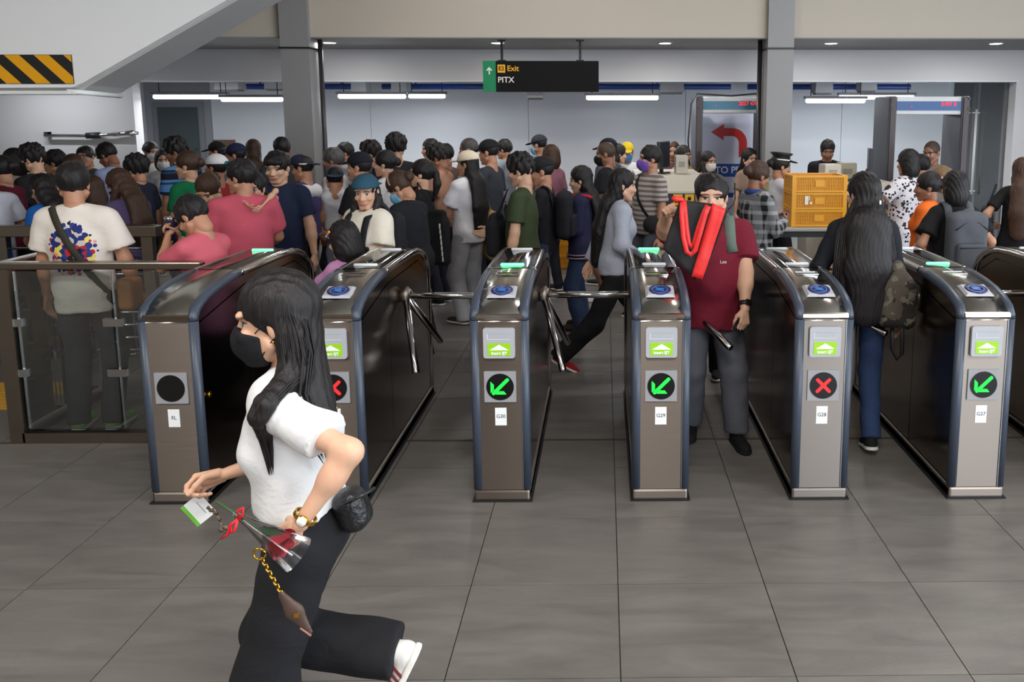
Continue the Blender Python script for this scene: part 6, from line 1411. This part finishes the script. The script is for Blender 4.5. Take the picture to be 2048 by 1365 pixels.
ribbon(st_, [(0, -1, 0)] * 3 + [(0, -.4, 1), (0, .4, 1), (0, 1, 0), (0, 1, 0)], .022, .006).build('strap', plain('strap_black', (30, 28, 28), .5), cb)
v = [(.085 + .018 * math.cos(2 * PI * k / 14), -.185, 1.035 + .018 * math.sin(2 * PI * k / 14)) for k in range(14)]; MB().tube(v + v[:2], .004, 6).build('ring', M_CHROME, cb)
MB().tube([(.19, -.15, .86), (.20, -.16, .70), (.205, -.15, .60), (.19, -.12, .56), (.16, -.12, .62), (.15, -.13, .76)], .012, 6, flat=((0, 1, 0), .35)).build('hanging_strap', plain('strap_black', (30, 28, 28), .5), cb)
# ================================================================== things worn or carried in the crowd, and small accessories
def ball(I, name, c, r, mat, h=.006, kk=.01, noise=None):
    V, Q = mesh_sdf([el(c, r)], h, kk, (), .006, noise); return obj(name, np_mesh(name, V, Q), mat, I)
def handbag(I, label, c, w, d, h, mat, strap=None, name='handbag', cat='bag', rz=0.0):
    """soft bag hanging beside a person (person-local centre c) with a looped strap"""
    t = worn(I, name, label, cat); c = np.array(c, float); u = np.array((math.cos(rz), math.sin(rz), 0)); hw = (w - d) / 2
    V, Q = mesh_sdf([bx(c + (0, 0, -h * .08), (w / 2, d / 2, h * .42), d * .42, np.array(Matrix.Rotation(rz, 3, 'Z'))), bx(c + (0, 0, h * .22), (w * .44, d * .33, h * .28), d * .3, np.array(Matrix.Rotation(rz, 3, 'Z')))], .008, .03, (), .006, ripples(.003)); obj('bag_body', np_mesh('bag_body', V, Q), mat, t)
    if strap is not None:
        s = np.array(strap, float)
        for q in (-1, 1): MB().tube([tuple(c + u * hw * .7 * q + (0, 0, h * .38)), tuple((c + s) / 2 + u * hw * .45 * q + (0, 0, h * .15)), tuple(s)], .010, 6, flat=((0, 1, 0), .5)).build('strap', mat, t)
    return t
# man in the graphic tee
t = worn(I_tee, 'crossbody_bag', 'tan crossbody bag with a dark strap on the man in the graphic tee', 'bag')
sash(I_tee, -1, .042, .90).build('strap', cloth((58, 54, 46)), t)
V, Q = mesh_sdf([bx((.245, .03, .84), (.05, .085, .10), .035)], .009, .04, (), .006, ripples(.003)); obj('bag_body', np_mesh('bag_body', V, Q), plain('tan_leather', (160, 106, 58), .45), t)
# boy with tumbler
t = worn(I_boy, 'tumbler', 'dark blue tumbler with a steel rim held by the boy in pink', 'cup'); pc = (I_boy['palmp', 1] + I_boy['palmp', -1]) / 2
MB().lathe([(.030, -.07), (.040, .05), (.041, .06)], pc, 16).build('cup', plain('tumbler_blue', (30, 36, 66), .3), t); MB().lathe([(.0425, .055), (.0425, .070), (.03, .074)], pc, 16).build('lid', M_CHROME, t)
# child on the arm of the man in heather pink
CHX = I_dad['wm'] @ Vector((.085, .235, 0)); KZ = .395; KB = .6285; KM = (Matrix.Translation((CHX.x, CHX.y, KZ)) @ Matrix.Rotation(math.radians(195), 4, 'Z')).inverted()
kl, kr = [tuple((KM @ (I_dad['wm'] @ Vector(q))) / KB) for q in ((.10, -.165, 1.285), (.03, -.170, 1.290))]
I_kid = person('little girl with glasses hugging the man in heather pink who carries her', CHX.x, CHX.y, 1.10, 195, g='f', hair='long', L=.12, skin='l', top=(206, 120, 150), bot=(120, 90, 130), btype='short', z0=KZ, la=kl, ra=kr, al=1.55, eh=((-1, .1, 1.6), (1, .1, 1.6)), lh='relax', rh='relax', head=(-14, 8), feet=((-.26, .16, .16, 30, 10), (.26, .16, .16, -30, 10)), res=.010, hres=.006)
gl = I_kid['HM']
for s in (-1, 1):
    v = [(s * .030 + .017 * math.cos(2 * PI * k / 14), .088, -.002 + .014 * math.sin(2 * PI * k / 14)) for k in range(14)]; obj_m('glasses_rim', MB().tube(v + v[:2], .0022, 6).tube([(s * .047, .086, 0), (s * .074, .0, .002)], .0018, 5).data('glasses_rim'), plain('specs', (70, 60, 90), .4), I_kid['root'], gl)
sg2 = MB()
for s in (-1, 1):
    sg2.sphere((s * .032, .072, .098), (.026, .012, .017)).tube([(s * .055, .06, .09), (s * .086, -.01, .055)], .002, 5)
obj_m('sunglasses', sg2.data('sunglasses'), plain('teal_lens', (20, 84, 84), .15), I_dad['root'], I_dad['HM'])
# girl with card and clip
phone(I_girl, -1, 'small grey card held out by the girl with the hair clip', (190, 196, 190), .2, card=True)
for k, c_ in enumerate(((240, 200, 60), (230, 90, 120), (90, 180, 220))): obj_m('hair_clip', MB().box((-.088, .012 + k * .016, .065 - k * .012), (.008, .016, .014), bev=.002).data('hair_clip'), plain('clip%d' % k, c_, .4), I_girl['root'], I_girl['HM'])
# teal cap woman: backpack straps ; masked woman: headband
backpack(I_teal, 'black backpack on the woman in the teal cap', (34, 34, 38))
# tote with white dashes
t = handbag(I_tote, 'black tote bag with white stitching dashes on the woman in profile', (-.20, -.14, .92), .36, .10, .46, cloth((28, 28, 31)), (-.15, -.03, 1.36), 'tote_bag', 'bag', PI / 2 - .2)
rz_ = PI / 2 - .2; u_ = np.array((math.cos(rz_), math.sin(rz_), 0)); n_ = np.array((-math.sin(rz_), math.cos(rz_), 0)); cb_ = np.array((-.20, -.14, .92))
for q in (-1, 1):
    for k in range(7):
        o = MB().box((0, 0, 0), (.004, .012, .040)).build('stitch', M_OFFW, t); o.matrix_local = Matrix.Translation(cb_ + n_ * .054 + u_ * (.13 * q - .02 * k / 6) + np.array((0, 0, .10 - .045 * k))) @ Matrix.Rotation(rz_ - PI / 2, 4, 'Z')
# cream cap woman: big tan tote on her far side
handbag(I_cream, 'large tan cloth tote hanging from the woman in the cream cap', (.27, -.02, .80), .40, .14, .46, cloth((168, 134, 84)), (.16, -.02, 1.36), 'tote_bag', 'bag', .9)
# olive tee man: black bag on chest ; black tee man: backpack
handbag(I_olive, 'black bag worn on the chest of the man in the olive tee', (.02, .22, .98), .26, .12, .34, cloth((30, 31, 36)), (-.06, .10, 1.34), 'chest_bag', 'bag')
backpack(I_pack, 'black backpack on the man in black behind the olive tee', (36, 36, 42))
# hoodie: hood with red lining, hem stripes, handbag, phone
b_, T_ = I_hood['b'], I_hood['T']
V, Q = mesh_sdf([rc(T_((-.07, -.06, 1.37 * b_)), T_((.07, -.06, 1.37 * b_)), .045, .045), rc(T_((-.08, .01, 1.375 * b_)), T_((-.05, -.05, 1.37 * b_)), .034, .04), rc(T_((.08, .01, 1.375 * b_)), T_((.05, -.05, 1.37 * b_)), .034, .04)], .010, .03); obj('hood', np_mesh('hood', V, Q), cloth((36, 38, 64)), I_hood['root'])
MB().tube([T_((-.118, -.02, 1.40 * b_)), T_((-.10, -.095, 1.385 * b_)), T_((-.06, -.118, 1.36 * b_))], .012, 8).build('hood_lining', cloth((190, 40, 46)), I_hood['root'])
for z in (.752, .785):
    P = [surf(I_hood, (0, 0, z * b_ + .012), (math.cos(a), math.sin(a), 0), .004) for a in np.linspace(0, 2 * PI, 25)]; MB().tube(P, .0055, 6).build('hem_stripe', cloth((176, 140, 150)), I_hood['root'])
phone(I_hood, -1, 'dark phone in the hand of the woman in the navy hoodie', (20, 20, 24))
handbag(I_hood, 'black leather handbag behind the woman in the navy hoodie', (.0, -.26, .88), .28, .12, .30, M_LEA, (-.04, -.13, 1.18), 'handbag', 'bag', PI / 2)
# striped polo: crossbody strap and bag
t = worn(I_stripe, 'crossbody_bag', 'black crossbody bag on the man in the striped polo', 'bag'); sash(I_stripe, 1, .035, .98).build('strap', cloth((28, 28, 30)), t); ball(t, 'bag_body', (-.20, .10, .92), (.06, .09, .08), cloth((28, 28, 30)), .01)
# plaid shirt: flower, phone
fm = MB()
for k in range(6):
    a = k * PI / 3; fm.sphere((-.075 + .0, -.07 + .020 * math.cos(a), .058 + .020 * math.sin(a)), (.009, .015, .015), 8, 5)
obj_m('hair_flower', fm.data('hair_flower'), plain('flower_lilac', (196, 132, 206), .5, var=.25, scale=60), I_plaid['root'], I_plaid['HM'])
phone(I_plaid, 1, 'blue phone in the hands of the person in the plaid shirt', (30, 60, 150))
obj('collar', MB().tube([I_plaid['T']((.07 * math.cos(a), -.012 + .07 * math.sin(a), 1.40 * I_plaid['b'])) for a in np.linspace(0, 2 * PI, 16)], .020, 8, cap=False).data('collar'), cloth((36, 66, 130)), I_plaid['root'])
# guard: peaked hat and reflective braid
hm_ = MB().lathe([(.090, .055), (.092, .070), (.088, .105), (.118, .128), (.110, .140), (.02, .142)], n=22); ho = obj_m('peaked_hat', hm_.data('peaked_hat'), M_DARK, I_guard['root'], I_guard['HM'] @ Matrix.Translation((0, -.012, 0)))
obj_m('peak', CAPM[1], M_DARK, ho, Matrix.Translation((0, .0, .03))); obj_m('hat_band', MB().lathe([(.0935, .060), (.0935, .072)], n=22).data('hat_band'), M_OFFW, ho)
P = [surf(I_guard, I_guard['T']((-.10, 0, z)), (-.2, yb, .8 if z > 1.22 else 0), .006) for z, yb in ((1.05, -1), (1.15, -1), (1.22, -1), (1.27, 0), (1.20, 1), (1.08, 1))]
ribbon(P, [(0, -1, 0), (0, -1, 0), (0, -1, .5), (0, 0, 1), (0, 1, .5), (0, 1, 0)], .04).build('reflective_braid', cloth((176, 196, 84)), I_guard['root'])
# orange tee: claw clip ; rucksack ; woven bag
cm_ = MB()
for k in range(4): cm_.tube([(-.03 + .02 * k, -.115, .075), (-.032 + .022 * k, -.155, .05), (-.03 + .02 * k, -.165, .01)], .007, 6)
cm_.tube([(-.035, -.118, .072), (.035, -.118, .072)], .009, 6); obj_m('hair_claw', cm_.data('hair_claw'), plain('claw_pink', (232, 176, 180), .35), I_orange['root'], I_orange['HM'])
backpack(I_rucks, 'dark grey backpack on the woman in the black tee, right of the last gate', (84, 86, 92), None, -1, 1.12, True, 1.12)
handbag(I_edge, 'woven black shoulder bag of the woman at the right frame edge', (-.27, .03, .94), .30, .13, .32, cloth((28, 28, 32), ('heather', (54, 54, 60))), (-.20, 0, 1.30), 'shoulder_bag', 'bag', PI / 2)
phone(I_wl, 1, 'dark phone in the hand at the left frame edge', (24, 24, 28), .3)
# boy's cap: white edge and the white yoke of his shirt
obj_m('cap_edge', MB().tube([(.089 * math.cos(a), -.014 + .108 * math.sin(a), .042 + .012 * math.sin(a)) for a in np.linspace(PI * 1.05, PI * 1.95, 14)], .007, 6).data('cap_edge'), M_OFFW, I_capb['root'], I_capb['HM'])
V, Q = mesh_sdf([rc(I_capb['T']((-.10, -.035, 1.30 * I_capb['b'])), I_capb['T']((.10, -.035, 1.30 * I_capb['b'])), .078, .078, None, [((0, 1, 0), -.03)])], .012, .02); obj('yoke', np_mesh('yoke', V, Q), cloth((214, 214, 218)), I_capb['root'])
handbag(I_tan, 'olive-tan handbag on the arm of the woman in front of the arrow poster', (.0, .24, .92), .34, .12, .26, plain('bag_tan', (122, 108, 88), .5), (.05, .12, 1.10), 'handbag', 'bag')
obj_m('headband', MB().tube([(.090 * math.cos(a), .012 - .02 * math.sin(a), .036 + .098 * math.sin(a)) for a in np.linspace(0, PI, 16)], .012, 8, flat=((0, 1, 0), .5)).data('headband'), cloth((150, 124, 108)), I_band['root'], I_band['HM'])
